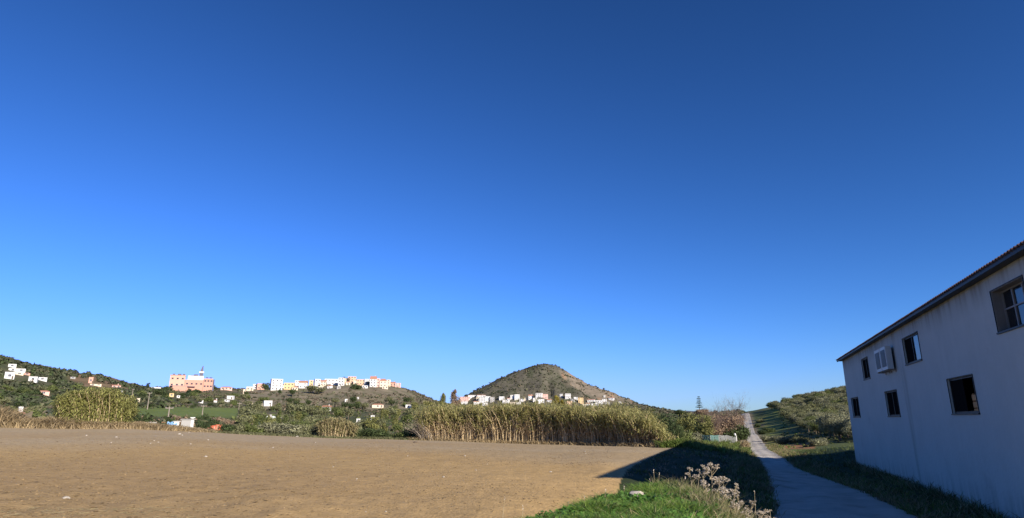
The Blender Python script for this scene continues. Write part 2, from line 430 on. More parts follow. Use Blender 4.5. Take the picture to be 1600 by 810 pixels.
lim = np.interp(aq, [sight(p, 640)[0] for p in (-400, 0, 240, 330, 480, 640, 720)], [420, 430, 560, 600, 640, 700, 860])
reg[(aq < sight(250, 640)[0]) & (aq > -1.2) & (rq > lim) & (rq < 1700)] = 2
reg[(aq >= sight(250, 640)[0]) & (aq < sight(715, 640)[0]) & (rq > lim) & (rq < 1250)] = 3
reg[(dq < 345)] = 4
reg[(aq > .385) & (aq < 1.1) & (rq > 110) & (rq < 900)] = 5
names = {0: ('ground', M_ground), 1: ('ploughed_field', M_soil), 2: ('hill', M_hill), 3: ('village_hill', M_hill), 4: ('mountain', M_hill), 5: ('olive_hill', M_ground)}
V = np.stack([xF, yF, zF], -1)
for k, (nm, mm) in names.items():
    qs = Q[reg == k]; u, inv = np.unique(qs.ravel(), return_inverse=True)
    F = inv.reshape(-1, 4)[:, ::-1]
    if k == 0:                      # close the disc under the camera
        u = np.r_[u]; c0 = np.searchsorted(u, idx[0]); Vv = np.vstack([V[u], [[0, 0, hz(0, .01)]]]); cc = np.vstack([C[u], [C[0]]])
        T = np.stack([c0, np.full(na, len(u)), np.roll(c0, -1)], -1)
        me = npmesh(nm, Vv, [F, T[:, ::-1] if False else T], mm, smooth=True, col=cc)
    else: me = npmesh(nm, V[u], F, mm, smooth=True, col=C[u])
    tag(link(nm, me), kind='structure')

# ---- the track
Mtrack = mat('pale_track_gravel', (.43, .395, .34), .24, .9, .9, .03, 14, detail=10, warp=((.26, .22, .17), .5, .5, .72))
T = RC[1:] - RC[:-1]; T = np.vstack([T, T[-1]])[:, :2]; T /= np.linalg.norm(T, axis=1)[:, None]
Nn = np.stack([T[:, 1], -T[:, 0]], -1)
cols = np.linspace(-1, 1, 11); VV = []
for j, c in enumerate(cols):
    e = RC[:, 2] * c * (1 + (.34 * fbm(RC[:, 0] * .7 + 3 * c, RC[:, 1] * .7) if abs(c) > .9 else 0))
    x = RC[:, 0] + Nn[:, 0] * e; y = RC[:, 1] + Nn[:, 1] * e
    rr = np.hypot(x, y)
    rut = -.035 * np.exp(-((abs(c) - .5) / .16) ** 2) + .02 * (abs(c) < .2)
    z = height(x, y) + .05 + rut + .0006 * rr - (.045 if abs(c) > .99 else 0) + .02 * fbm(x, y)
    VV.append(np.stack([x, y, z], -1))
VV = np.stack(VV, 1); n = len(RC); ii = np.arange(n * 11).reshape(n, 11)
F = np.stack([ii[:-1, :-1], ii[:-1, 1:], ii[1:, 1:], ii[1:, :-1]], -1).reshape(-1, 4)
tag(link('track', npmesh('track', VV.reshape(-1, 3), F, Mtrack, smooth=True)), kind='structure')
# ------------------------------------------------------------------ farm building on the right
Mwall = mat('white_render', (.45, .475, .45), .07, .7, .9, .012, 9, warp=((.36, .355, .34), .55, .60, .82))
Mroof = mat('roof_sheet', (.13, .075, .06), .2, 1.5, .7, .0)
Mdark = mat('dark_frame', (.014, .013, .012), .2, 4, .5)
Mgrey = mat('grey_reveal', (.30, .29, .28), .12, 3, .85)
Mframe = mat('pale_window_frame', (.20, .20, .20), .08, 4, .5)
Mac = mat('ac_casing', (.52, .52, .50), .05, 4, .45)
Mgrille = mat('ac_grille', (.03, .03, .035), .2, 8, .5)
Msteel = mat('bracket_steel', (.22, .21, .2), .15, 8, .5)
Mroom = mat('dark_room', (.05, .045, .04), .2, 2, .9)
def glass_mat(name, col, rough=.06):
    m = bpy.data.materials.new(name); m.use_nodes = True; p = m.node_tree.nodes['Principled BSDF']
    p.inputs['Base Color'].default_value = (*col, 1); p.inputs['Roughness'].default_value = rough; p.inputs['Specular IOR Level'].default_value = .5
    N = m.node_tree.nodes; L = m.node_tree.links; nz = N.new('ShaderNodeTexNoise'); nz.inputs['Scale'].default_value = 1.3
    bp = N.new('ShaderNodeBump'); bp.inputs['Distance'].default_value = .004; L.new(nz.outputs[0], bp.inputs['Height']); L.new(bp.outputs[0], p.inputs['Normal'])
    return m
Mglass = glass_mat('window_glass', (.01, .012, .015), .12); Mdusty = glass_mat('dusty_glass', (.010, .010, .010), .35); Mdusty.node_tree.nodes['Principled BSDF'].inputs['Specular IOR Level'].default_value = .02; Mglass.node_tree.nodes['Principled BSDF'].inputs['Specular IOR Level'].default_value = .35; Mdusty.node_tree.nodes['Principled BSDF'].inputs['IOR'].default_value = 1.01
Mjamb = mat('grey_jamb', (.17, .165, .16), .15, 3, .9)  # jamb lining, darker grey than the wall render
UAZ = R(19.86)
UX, UY = math.sin(UAZ), math.cos(UAZ)
# far left corner of the wall
_a, _s, _d = sight(1338.5, 727); _r = -(EYE - 0.0) / _s
AX, AY = _d[0] * _r, _d[1] * _r
# building frame: local x = outward to the right of the wall, local y = towards the camera from the far corner
farm = empty('farm_building', (AX, AY, 0), 0)
farm.rotation_euler = (0, 0, -UAZ + math.pi)        # local +y runs back along the wall to the camera, local -x is inside
tag(farm, 'long white two storey farm building with corrugated roof and small dark windows beside the track', 'building')
def on_wall(px, py):     # -> (distance along wall from the far corner, height)
    dx, dy = (px - 800) / FPX, (405 - py) / FPX
    X, Y, Z = dx, CP - dy * SP, SP + dy * CP
    # A + s*(-u) = t*(X,Y)
    det = -UX * -Y - (-X) * (-UY) if False else None
    a, b, c, d = X, UX, Y, UY      # t*X + s*UX = AX ; t*Y + s*UY = AY
    D = a * d - b * c; t = (AX * d - b * AY) / D; s = (a * AY - c * AX) / D
    return s, EYE + t * Z
EAVE = on_wall(1317.5, 563)[1]
NEAR = 29.2
WID, RISE = 12.0, 1.9
wins = {}
for k, (tl, bl, tr, br) in dict(
    uf=((1345.3,562.7),(1350.9,593.4),(1355.2,558.8),(1360.2,590.4)),
    um=((1409.7,530.3),(1416.5,570),(1433.1,517.5),(1441.2,562.7)),
    un=((1547.9,456.3),(1560.7,520),None,None),
    lf=((1330.5,622.6),(1333.9,651.7),(1341,621.4),(1344.3,651)),
    lm=((1382.9,612.7),(1388.4,650.5),(1401,609.6),(1407,649.7)),
    ln=((1480.7,593),(1488.6,646.7),(1519.2,585.5),(1531,645.7))).items():
    s0 = (on_wall(*tl)[0] + on_wall(*bl)[0]) / 2; zt = on_wall(*tl)[1]; zb = on_wall(*bl)[1]
    s1 = (on_wall(*tr)[0] + on_wall(*br)[0]) / 2 if tr else s0 + 1.9
    wins[k] = [s0, s1, zb, zt]
print('A', AX, AY, 'eave', EAVE, {k: [round(q, 2) for q in v] for k, v in wins.items()})
for s in (1600, 1580, 1500, 1400, 1350): print('roof', s, on_wall(s, 561 - .6415 * (s - 1311)))
# weathering of the render: drip streaks under the eave and the sills, splashed soil at the foot
def weather(m):
    N = m.node_tree.nodes; L = m.node_tree.links; p = N['Principled BSDF']; src = p.inputs['Base Color'].links[0].from_socket
    tc = N.new('ShaderNodeTexCoord'); sx = N.new('ShaderNodeSeparateXYZ'); L.new(tc.outputs['Object'], sx.inputs[0])
    mp = N.new('ShaderNodeMapping'); mp.inputs['Scale'].default_value = (1, 2.2, .18); L.new(tc.outputs['Object'], mp.inputs[0])
    n = N.new('ShaderNodeTexNoise'); n.inputs['Scale'].default_value = 1.6; n.inputs['Detail'].default_value = 7; L.new(mp.outputs[0], n.inputs['Vector'])
    def mr(sock, a, b, c=0, d=1):
        r = N.new('ShaderNodeMapRange'); r.inputs[1].default_value = a; r.inputs[2].default_value = b; r.inputs[3].default_value = c; r.inputs[4].default_value = d; L.new(sock, r.inputs[0]); return r.outputs[0]
    def op(o, a, b):
        q = N.new('ShaderNodeMath'); q.operation = o
        for i, v in enumerate((a, b)):
            if isinstance(v, (int, float)): q.inputs[i].default_value = v
            else: L.new(v, q.inputs[i])
        return q.outputs[0]
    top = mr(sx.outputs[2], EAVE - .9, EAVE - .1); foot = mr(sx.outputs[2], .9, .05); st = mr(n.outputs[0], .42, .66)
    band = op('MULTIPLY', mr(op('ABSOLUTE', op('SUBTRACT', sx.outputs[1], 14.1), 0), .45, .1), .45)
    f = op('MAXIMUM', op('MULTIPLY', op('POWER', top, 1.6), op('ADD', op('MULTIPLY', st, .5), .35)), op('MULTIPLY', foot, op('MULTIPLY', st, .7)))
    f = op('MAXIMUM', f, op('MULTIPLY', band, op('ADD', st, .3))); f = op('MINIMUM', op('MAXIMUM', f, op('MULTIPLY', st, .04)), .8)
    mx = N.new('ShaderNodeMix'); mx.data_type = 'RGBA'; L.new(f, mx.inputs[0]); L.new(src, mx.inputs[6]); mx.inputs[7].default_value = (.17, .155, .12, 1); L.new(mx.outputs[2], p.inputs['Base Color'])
weather(Mwall)
Z0 = -.6                       # foundation depth
def wall_with_holes(L, H, holes, name, m, parent, thick=.28, loc=(0,0,0), rot=(0,0,0)):
    """wall in the plane local y (along) / z, outer face at x=0, inner at x=-thick"""
    xs = sorted({0, L, *[h[0] for h in holes], *[h[1] for h in holes]}); zs = sorted({Z0, H, *[h[2] for h in holes], *[h[3] for h in holes]})
    b = MB()
    ins = lambda y, z: any(h[0] < y < h[1] and h[2] < z < h[3] for h in holes)
    for i in range(len(xs) - 1):
        for j in range(len(zs) - 1):
            y0, y1, z0, z1 = xs[i], xs[i + 1], zs[j], zs[j + 1]
            if ins((y0 + y1) / 2, (z0 + z1) / 2): continue
            b.quad((0,y0,z0),(0,y1,z0),(0,y1,z1),(0,y0,z1)); b.quad((-thick,y0,z0),(-thick,y0,z1),(-thick,y1,z1),(-thick,y1,z0))
    for y0, y1, z0, z1 in holes:
        b.quad((0,y0,z0),(-thick,y0,z0),(-thick,y1,z0),(0,y1,z0)); b.quad((0,y0,z1),(0,y1,z1),(-thick,y1,z1),(-thick,y0,z1))
        b.quad((0,y0,z0),(0,y0,z1),(-thick,y0,z1),(-thick,y0,z0)); b.quad((0,y1,z0),(-thick,y1,z0),(-thick,y1,z1),(0,y1,z1))
    b.quad((0,0,H),(0,L,H),(-thick,L,H),(-thick,0,H)); b.quad((0,0,Z0),(-thick,0,Z0),(-thick,0,H),(0,0,H)); b.quad((0,L,Z0),(0,L,H),(-thick,L,H),(-thick,L,Z0))
    return b.build(name, m, parent, loc, rot)
# local frame: y along the wall from the far corner, +x out of the wall (towards the track)
# rotation: local y -> -u ; local x -> left of u
farm.rotation_euler = (0, 0, math.atan2(-UY, -UX) - math.pi / 2)
holes = [tuple(v) for v in wins.values()]
WH = EAVE - .02
# check that local +x points away from the inside: local x = (cos, sin) of the rotation
_lx = (math.cos(farm.rotation_euler.z), math.sin(farm.rotation_euler.z)); OUT = 1 if _lx[0] < 0 else -1
print('OUT', OUT, _lx)
side_wall = wall_with_holes(NEAR, WH, holes, 'side_wall', Mwall, farm)
bm = MB(); W = WID
for yy, nm in ((.28, 'far'), (NEAR - .28, 'near')):
    pass
def gable(y0, y1):
    b = MB(); pts = [(-.28, Z0), (-W + .28, Z0), (-W + .28, WH), (-W / 2, WH + RISE), (-.28, WH)]
    n = 5; b.poly([(x, y0, z) for x, z in pts]); b.poly([(x, y1, z) for x, z in pts][::-1])
    for i in range(n):
        j = (i + 1) % n; b.quad((pts[i][0], y0, pts[i][1]), (pts[i][0], y1, pts[i][1]), (pts[j][0], y1, pts[j][1]), (pts[j][0], y0, pts[j][1]))
    return b.build('gable_wall', Mwall, farm)
gable(0, .28); gable(NEAR - .28, NEAR)
b = MB(); b.box(-W, -W + .28, 0, NEAR, Z0, WH); b.build('back_wall', Mwall, farm)
b = MB(); b.box(-W + .3, -.3, .3, NEAR - .3, 2.28, 2.42); b.build('upper_floor', Mroom, farm)
b = MB(); b.box(-W + .3, -.3, .3, NEAR - .3, -.1, .02); b.build('lower_floor', Mroom, farm)
# corrugated roof sheets, one per metre of length, each side
OV, OVG = .26, .33
pit = RISE / (W / 2)
sheets = []
per = .177; nper = 6; SW = per * nper
nsh = int(math.ceil((NEAR + 2 * OVG) / SW))
for sd in (0, 1):
    V = []; F = []; K = nper * 6
    for i in range(K + 1):
        y = i * SW / K; c = .030 * math.sin(2 * math.pi * i / 6)
        for j, q in enumerate((-OV - .04, W * .25, W * .5)):
            z = WH + .19 + q * pit + c
            x = -q if sd == 0 else -(W - q)
            V += [(x, y, z), (x, y, z - .012)]
    for i in range(K):
        for j in range(2):
            a = i * 6 + j * 2; F += [(a, a + 6, a + 8, a + 2), (a + 1, a + 3, a + 9, a + 7)]
        a = i * 6; F += [(a, a + 1, a + 7, a + 6)]; F += [(a + 4, a + 10, a + 11, a + 5)]
    me = bpy.data.meshes.new('roof_sheet'); me.from_pydata(V, [], F); me.materials.append(Mroof); me.update()
    for k in range(nsh):
        link('roof_sheet', me, farm, (0, -OVG + k * SW, .004 * (k % 2)))
# eave fascia boards / purlin shadow line and mossy stain band is in the wall; soffit
b = MB(); b.box(.0, OV - .03, -.12, NEAR + .1, WH - .01, WH + .02)
b.build('eave_soffit', Mdark, farm)
b = MB(); b.box(OV - .03, OV, -OVG + .03, NEAR + .1, WH - .02, WH + .115); b.build('fascia_board', Mdark, farm)
b = MB()
for q0, q1 in ((-OV, W / 2), ):
    for x0, x1, s in ((OV - .02, -W / 2, 1),):
        pass
for sdn in (0, 1):
    f = lambda q: (-q if sdn == 0 else -(W - q))
    for y0, y1 in ((-OVG + .02, -OVG + .05),):
        a, c = f(-OV), f(W / 2); za, zc = WH + .19 - OV * pit, WH + .19 + W / 2 * pit
        b.quad((a,y0,za-.14),(c,y0,zc-.14),(c,y0,zc-.04),(a,y0,za-.04)); b.quad((a,y1,za-.14),(a,y1,za-.04),(c,y1,zc-.04),(c,y1,zc-.14)); b.quad((a,y0,za-.14),(a,y1,za-.14),(c,y1,zc-.14),(c,y0,zc-.14))
b.build('barge_board', Mdark, farm)
# windows
def window(y0, y1, z0, z1, kind):
    dep = .05 if kind != 'un' else .2
    fr = MB(); t = .055
    x0, x1 = -dep - .05, -dep
    fr.box(x0, x1, y0 + .003, y0 + t, z0 + .003, z1 - .003).box(x0, x1, y1 - t, y1 - .003, z0 + .003, z1 - .003).box(x0, x1, y0 + t, y1 - t, z0 + .003, z0 + t).box(x0, x1, y0 + t, y1 - t, z1 - t, z1 - .003)
    n = 3 if kind == 'un' else 2
    f = fr.build('window', Mframe if kind == 'un' else Mdark, farm)
    w = (y1 - y0 - 2 * t)
    for k in range(n):
        a = y0 + t + w * k / n; c = y0 + t + w * (k + 1) / n
        if kind == 'ln' and k == 1: continue          # this leaf stands open
        g = MB(); g.box(-dep - .034, -dep - .026, a + .02, c - .02, z0 + t, z1 - t); g.build('pane', Mglass if kind == 'un' or (kind == 'um' and k == 1) else Mdusty, f)
        if k: mu = MB(); mu.box(x0 + .004, x1 + .006, a - .025, a + .025, z0 + t, z1 - t); mu.build('mullion', Mframe if kind == 'un' else Mdark, f)
    if kind == 'un':
        mu = MB(); mu.box(x0 + .006, x1 + .004, y0 + t, y1 - t, z0 + (z1 - z0) * .52, z0 + (z1 - z0) * .52 + .035); mu.build('glazing_bar', Mframe, f)
    if kind == 'un':
        j = MB(); j.box(-dep, -.002, y0 + .002, y0 + .02, z0 + .002, z1 - .002).box(-dep, -.002, y0 + .02, y1 - .002, z1 - .02, z1 - .002); j.build('jamb', Mjamb, f)
    s = MB(); s.box(-dep, .045, y0 - .04, y1 + .04, z0 - .045, z0 - .003); s.build('window_sill', Mdark, f)
    s = MB(); h = .05
    for (a, c, e, g) in ((y0 - .02, y0 + .0, z0, z1), (y1, y1 + .02, z0, z1), (y0 - .02, y1 + .02, z1, z1 + .02)):
        s.box(.002, .022, a, c, e, g)
    s.build('window_trim', Mdark, f)
    return f
for k, v in wins.items(): window(*v, k)
# ------------------------------------------------------------------ air conditioners on the farm building
def ac(sy):
    z0 = on_wall(1399, 577)[1]
    t = empty('air_conditioner', (0, 0, 0)); t.location = (AX - UX * sy + (-UY) * 0, AY - UY * sy, z0); t.rotation_euler = farm.rotation_euler
    b = MB(); L, D, H = 1.06, .22, .93; x0 = .10
    b.box(x0, x0 + D, 0, L, 0, H)
    b.build('casing', Mac, t)
    g = MB(); g.box(x0 + D + .002, x0 + D + .012, .14, .92, .12, H - .12)
    g.build('fan_grille', Mgrille, t)
    g = MB(); 
    for k in range(7): g.box(x0 + D + .012, x0 + D + .02, .14, .92, .16 + k * .09, .165 + k * .09)
    g.build('grille_bars', Mgrille, t)
    for yy in (.12, L - .16):
        g = MB(); g.box(.003, x0 + D, yy, yy + .04, -.05, -.005).box(.003, .03, yy, yy + .04, -.12, -.05); g.build('bracket', Msteel, t)
    g = MB(); g.box(x0 - .03, x0 - .002, .05, L - .05, .06, H - .08); g.build('rear_coil', Mgrille, t)
    return t
_sy = on_wall(1374, 560)[0]
print('ac', _sy, on_wall(1366, 548), on_wall(1394, 540))
S_AC = on_wall(1399, 560)[0]
tag(ac(S_AC - 2.2), 'white air conditioner unit on wall brackets, the one farther from the camera', 'air conditioner', 'air conditioners on the farm building wall')
tag(ac(S_AC - 1.08), 'white air conditioner unit on wall brackets, the nearer one with its grey side showing', 'air conditioner', 'air conditioners on the farm building wall')
Mwood = mat('crate_wood', (.60, .30, .12), .2, 6, .8)
_w = wins['ln']
t = empty('wooden_crate', (0, 0, 0)); t.location = (AX - UX * (_w[1] - .75) + UY * .42, AY - UY * (_w[1] - .75) - UX * .42, 2.44); t.rotation_euler = farm.rotation_euler
for k in range(4):
    b = MB(); b.box(.2, .22, -.3, .3, .04 + k * .2, .2 + k * .2); b.build('slat', Mwood, t)
for yy in (-.3, .26):
    b = MB(); b.box(.16, .2, yy, yy + .04, 0, .84); b.build('post', Mwood, t)
b = MB(); b.box(-.2, .16, -.28, .28, 0, .5); b.build('box', Mwood, t)
tag(t, 'orange brown wooden crate standing inside the nearest lower window', 'crate')

# ------------------------------------------------------------------ foliage
def leaves(centers, radii, n, size, aspect=.6, shell=.55, up=0., rg=rng, droop=0.):
    """n leaf quads spread over ellipsoidal clumps"""
    centers = np.asarray(centers, float); radii = np.asarray(radii, float)
    k = rg.integers(0, len(centers), n)
    d = rg.normal(size=(n, 3)); d /= np.linalg.norm(d, axis=1)[:, None]
    r = shell + (1 - shell) * rg.random(n) ** .6; r *= 1 + .12 * rg.normal(size=n)
    p = centers[k] + d * radii[k] * r[:, None]
    nrm = d + rg.normal(size=(n, 3)) * .7 + np.array([0, 0, up]); nrm /= np.linalg.norm(nrm, axis=1)[:, None]
    a = np.cross(nrm, rg.normal(size=(n, 3))); a /= np.linalg.norm(a, axis=1)[:, None]; b = np.cross(nrm, a)
    s = (size * (.6 + .8 * rg.random(n)))[:, None] / 2
    a = a * s; b = b * s * aspect
    V = np.stack([p - a * .9, p - b, p + a * 1.1, p + b], 1).reshape(-1, 3)
    return V, np.arange(n * 4).reshape(n, 4)
def cat_mesh(name, parts, mats):       # parts: list of (V, F, matindex)
    VV = []; FF = []; MI = []; o = 0
    for V, F, m in parts:
        VV.append(V); FF.append(F + o); MI.append(np.full(len(F), m)); o += len(V)
    return npmesh(name, np.vstack(VV), FF, mats, np.concatenate(MI))
def sticks(P0, P1, w):         # crossed flat strips between two point arrays -> thin twigs
    P0 = np.asarray(P0, float); P1 = np.asarray(P1, float); d = P1 - P0
    u = np.cross(d, [0.3, .2, 1.0]); u /= np.linalg.norm(u, axis=1)[:, None] + 1e-9
    v = np.cross(d, u); v /= np.linalg.norm(v, axis=1)[:, None] + 1e-9
    w = np.broadcast_to(w, (len(P0),))[:, None]
    a = np.stack([P0 - u * w, P0 + u * w, P1 + u * w * .5, P1 - u * w * .5], 1)
    b = np.stack([P0 - v * w, P0 + v * w, P1 + v * w * .5, P1 - v * w * .5], 1)
    V = np.concatenate([a, b]).reshape(-1, 3)
    return V, np.arange(len(V)).reshape(-1, 4)
def branches(h, n, spread, w, up=.5, rg=rng, start=.25, levels=2):
    P0 = [np.array([[0, 0, -.3]])]; P1 = [np.array([[0, 0, h * .55]])]; W = [np.array([w])]
    base = np.stack([np.zeros(n), np.zeros(n), h * (start + .3 * rg.random(n))], -1)
    a = rg.random(n) * 6.283; e = base + np.stack([np.cos(a) * spread, np.sin(a) * spread, h * (up + .3 * rg.random(n))], -1) * (.5 + .5 * rg.random(n))[:, None]
    P0.append(base); P1.append(e); W.append(np.full(n, w * .45))
    b0, e0, ww = base, e, w * .3
    for L in range(levels):
        m = 4; t = .35 + .6 * rg.random((len(b0), m, 1)); s = b0[:, None] + (e0 - b0)[:, None] * t
        ln = np.linalg.norm(e0 - b0, axis=1)[:, None, None] * .55
        dd = (e0 - b0)[:, None] / np.linalg.norm(e0 - b0, axis=1)[:, None, None] + rg.normal(size=(len(b0), m, 3)) * .5 + np.array([0, 0, .15]); 
        en = s + dd * ln * (.5 + .5 * rg.random((len(b0), m, 1)))
        b0, e0 = s.reshape(-1, 3), en.reshape(-1, 3); P0.append(b0); P1.append(e0); W.append(np.full(len(b0), ww)); ww *= .55
    return sticks(np.vstack(P0), np.vstack(P1), np.concatenate(W))
def lmat(name, c, var=.35, isl=.4, sc_=.5, trans=.22): return mat(name, c, var, sc_, .75, isl=isl, trans=trans, spec=.25, detail=3)
L_olive = lmat('olive_leaf', (.17, .175, .085)); L_grey = lmat('grey_leaf', (.215, .215, .125)); L_dark = lmat('dark_leaf', (.060, .083, .030))
L_green = lmat('green_leaf', (.12, .145, .045)); L_light = lmat('yellowgreen_leaf', (.20, .20, .065)); L_brown = lmat('brown_twig_leaf', (.24, .17, .11), trans=.15)
L_autumn = lmat('autumn_leaf', (.30, .25, .05)); L_pine = lmat('pine_needle', (.05, .075, .035)); L_bright = lmat('weed_leaf', (.12, .17, .035)); L_tan = lmat('dry_weed', (.30, .23, .13), trans=.15)
M_bark = mat('bark', (.13, .10, .07), .3, 4, .9, .01, 20); M_palebark = mat('pale_bark', (.26, .22, .18), .25, 5, .9); M_twig = mat('bare_twigs', (.20, .145, .115), .2, 5, .9, isl=.25)
def crown_blobs(kind, rg):
    if kind in ('olive', 'grey'):
        n = 9; a = rg.random(n) * 6.283; q = .9 * np.sqrt(rg.random(n)); c = np.stack([np.cos(a) * q, np.sin(a) * q, 1.05 + .75 * rg.random(n)], -1); r = np.stack([.55 + .3 * rg.random(n)] * 2 + [.42 + .22 * rg.random(n)], -1)
    elif kind in ('poplar',):
        n = 9; c = np.stack([rg.normal(size=n) * .22, rg.normal(size=n) * .22, np.linspace(.8, 3.6, n)], -1); q = .62 * np.sin(np.linspace(.6, 2.9, n)) + .12; r = np.stack([q, q, q * 1.2], -1)
    elif kind == 'round':
        n = 12; a = rg.random(n) * 6.283; q = .85 * np.sqrt(rg.random(n)); zz = rg.random(n); c = np.stack([np.cos(a) * q, np.sin(a) * q, .9 + 1.5 * zz * (1 - .3 * q)], -1); r = np.stack([.6 + .3 * rg.random(n)] * 2 + [.5 + .25 * rg.random(n)], -1)
    else:     # bush to the ground
        n = 10; a = rg.random(n) * 6.283; q = .8 * np.sqrt(rg.random(n)); c = np.stack([np.cos(a) * q, np.sin(a) * q, .3 + .7 * rg.random(n) * (1.1 - .6 * q)], -1); r = np.stack([.5 + .25 * rg.random(n)] * 2 + [.4 + .2 * rg.random(n)], -1)
    return c, r
PH = dict(olive=2.25, grey=2.25, poplar=4.3, round=2.95, bush=1.5)
protos = {}
def proto(kind, m, detail=1, seed=0):
    key = (kind, m.name, detail, seed)
    if key in protos: return protos[key]
    rg = np.random.default_rng(abs(hash((kind, detail))) % 1 + seed * 77 + len(kind) * 13 + detail)
    c, r = crown_blobs(kind, rg)
    n = {0: 150, 1: 900, 2: 3000, 3: 7000}[detail]; sz = {0: .42, 1: .20, 2: .125, 3: .075}[detail]
    V, F = leaves(c, r, n, sz, rg=rg)
    V2, F2 = leaves(c, r * .72, n // 4, sz * 1.8, rg=rg)
    cm = cat_mesh('crown', [(V, F, 0), (V2, F2, 0)], [m])
    h = PH[kind]
    tb = MB(); lean = rg.normal() * .12
    if kind != 'bush':
        tb.tube([(0, 0, -.4), (lean * .3, 0, h * .2), (lean, .05, h * .55)], [.10, .075, .04], 7)
        for k in range(5):
            a = rg.random() * 6.28; q = .45 if kind != 'poplar' else .2
            tb.tube([(lean * .4, 0, h * (.22 + .05 * k)), (math.cos(a) * q * .6, math.sin(a) * q * .6, h * (.38 + .05 * k)), (math.cos(a) * q * 1.5, math.sin(a) * q * 1.5, h * (.55 + .05 * k))], [.045, .03, .012], 5)
    else:
        for k in range(5):
            a = rg.random() * 6.28; tb.tube([(0, 0, -.3), (math.cos(a) * .2, math.sin(a) * .2, .25), (math.cos(a) * .6, math.sin(a) * .6, .8)], [.04, .03, .01], 5)
    tm = tb.mesh('trunk', M_bark, True)
    V3 = np.array([v for v in tb.v]); F3 = [f for f in tb.f if len(f) == 4]
    jm = cat_mesh('tree', [(V, F, 0), (V2, F2, 0), (V3, np.array(F3), 1)], [m, M_bark])
    protos[key] = (cm, tm, jm, h); return protos[key]
def tree(name, kind, m, pos, h, label, cat='tree', group=None, wide=1., detail=1, seed=0, single=False, sink=.15):
    cm, tm, jm, ph = proto(kind, m, detail, seed)
    s = h / ph
    if single:
        o = link(name, jm, None, (pos[0], pos[1], pos[2] - sink * s), (0, 0, random.random() * 6.28)); o.scale = (s * wide, s * wide, s)
    else:
        o = empty(name, (pos[0], pos[1], pos[2] - sink * s), random.random() * 6.28)
        for nm, me in (('crown', cm), ('trunk', tm)):
            c = link(nm, me, o); c.scale = (s * wide, s * wide, s)
    return tag(o, label, cat, group)
def ptree(name, kind, m, px, py, hpx, label, cat='tree', group=None, wide=1., detail=1, seed=0, single=False, rmin=20, rmax=1400):
    x, y, z = hit(px, py, rmin, rmax)
    return tree(name, kind, m, (x, y, z), hpx * mpp(x, y, z) * 1.0, label, cat, group, wide, detail, seed, single)

# ------------------------------------------------------------------ canes
M_stalk = mat('cane_stalk', (.50, .385, .225), .3, 1.2, .8, isl=.35, spec=.2); M_blade = mat('cane_blade', (.34, .32, .125), .3, .8, .75, isl=.4, trans=.4, spec=.2, detail=3)
M_blade2 = mat('cane_blade_olive', (.25, .25, .08), .3, .8, .75, isl=.4, trans=.25, spec=.2, detail=3); M_drystalk = mat('broken_cane', (.25, .21, .16), .3, 2, .85, isl=.3)
def canes(P, H, lean, nleaf, w=.022, lw=.06, ll=.62, rg=rng, tuft=1.0, low=.30, high=1.0):
    """P (n,3) roots; H heights; lean (n,2) tip offset -> stalk quads, blade quads"""
    n = len(P); segs = 3; V = []; 
    ang = rg.random(n) * 3.14; u = np.stack([np.cos(ang), np.sin(ang), 0 * ang], -1)
    def at(t): 
        t = np.asarray(t); return P + np.stack([lean[:, 0] * t ** 2, lean[:, 1] * t ** 2, H * t * (1 - .08 * t)], -1)
    rows = [at(np.full(n, t)) for t in np.linspace(0, 1, segs + 1)]
    V = []; 
    for i, q in enumerate(rows):
        ww = w * (1 - .6 * i / segs); V += [q - u * ww, q + u * ww]
    V = np.stack(V, 1).reshape(-1, 3); k = 2 * (segs + 1); b = np.arange(n)[:, None] * k
    F = np.concatenate([np.stack([b[:, 0] + 2 * i, b[:, 0] + 2 * i + 1, b[:, 0] + 2 * i + 3, b[:, 0] + 2 * i + 2], -1) for i in range(segs)])
    m = n * nleaf; id_ = np.repeat(np.arange(n), nleaf); t = low + (high - low) * rg.random(m) ** (.55 / tuft)
    r0 = P[id_] + np.stack([lean[id_, 0] * t ** 2, lean[id_, 1] * t ** 2, H[id_] * t * (1 - .08 * t)], -1)
    a = rg.random(m) * 6.283; L = ll * (.5 + .8 * rg.random(m)); el = .5 + .6 * rg.random(m)
    d1 = np.stack([np.cos(a) * np.cos(el), np.sin(a) * np.cos(el), np.sin(el)], -1); e2 = el - 1.0 - .6 * rg.random(m)
    d2 = np.stack([np.cos(a) * np.cos(e2), np.sin(a) * np.cos(e2), np.sin(e2)], -1)
    p1 = r0 + d1 * (L * .5)[:, None]; p2 = p1 + d2 * (L * .5)[:, None]; s = np.stack([-np.sin(a), np.cos(a), .3 * rg.normal(size=m)], -1) * (lw / 2)
    V2 = np.stack([r0 - s * .5, r0 + s * .5, p1 + s, p1 - s, p2 + s * .15, p2 - s * .15], 1).reshape(-1, 3); b = np.arange(m) * 6
    F2 = np.concatenate([np.stack([b, b + 1, b + 2, b + 3], -1), np.stack([b + 3, b + 2, b + 4, b + 5], -1)])
    return (V, F), (V2, F2)
def along(pxs, r_off0, r_off1, n, rg=rng):
    """random roots behind the field edge between two photo columns"""
    px = pxs[0] + (pxs[1] - pxs[0]) * rg.random(n); a = np.array([sight(p, 690)[0] for p in px]); r = np.interp(a, EDGE_AZ, EDGE_R) + r_off0 + (r_off1 - r_off0) * rg.random(n) ** 1.3
    x, y = np.sin(a) * r, np.cos(a) * r
    return px, np.stack([x, y, height(x, y) - .05], -1)
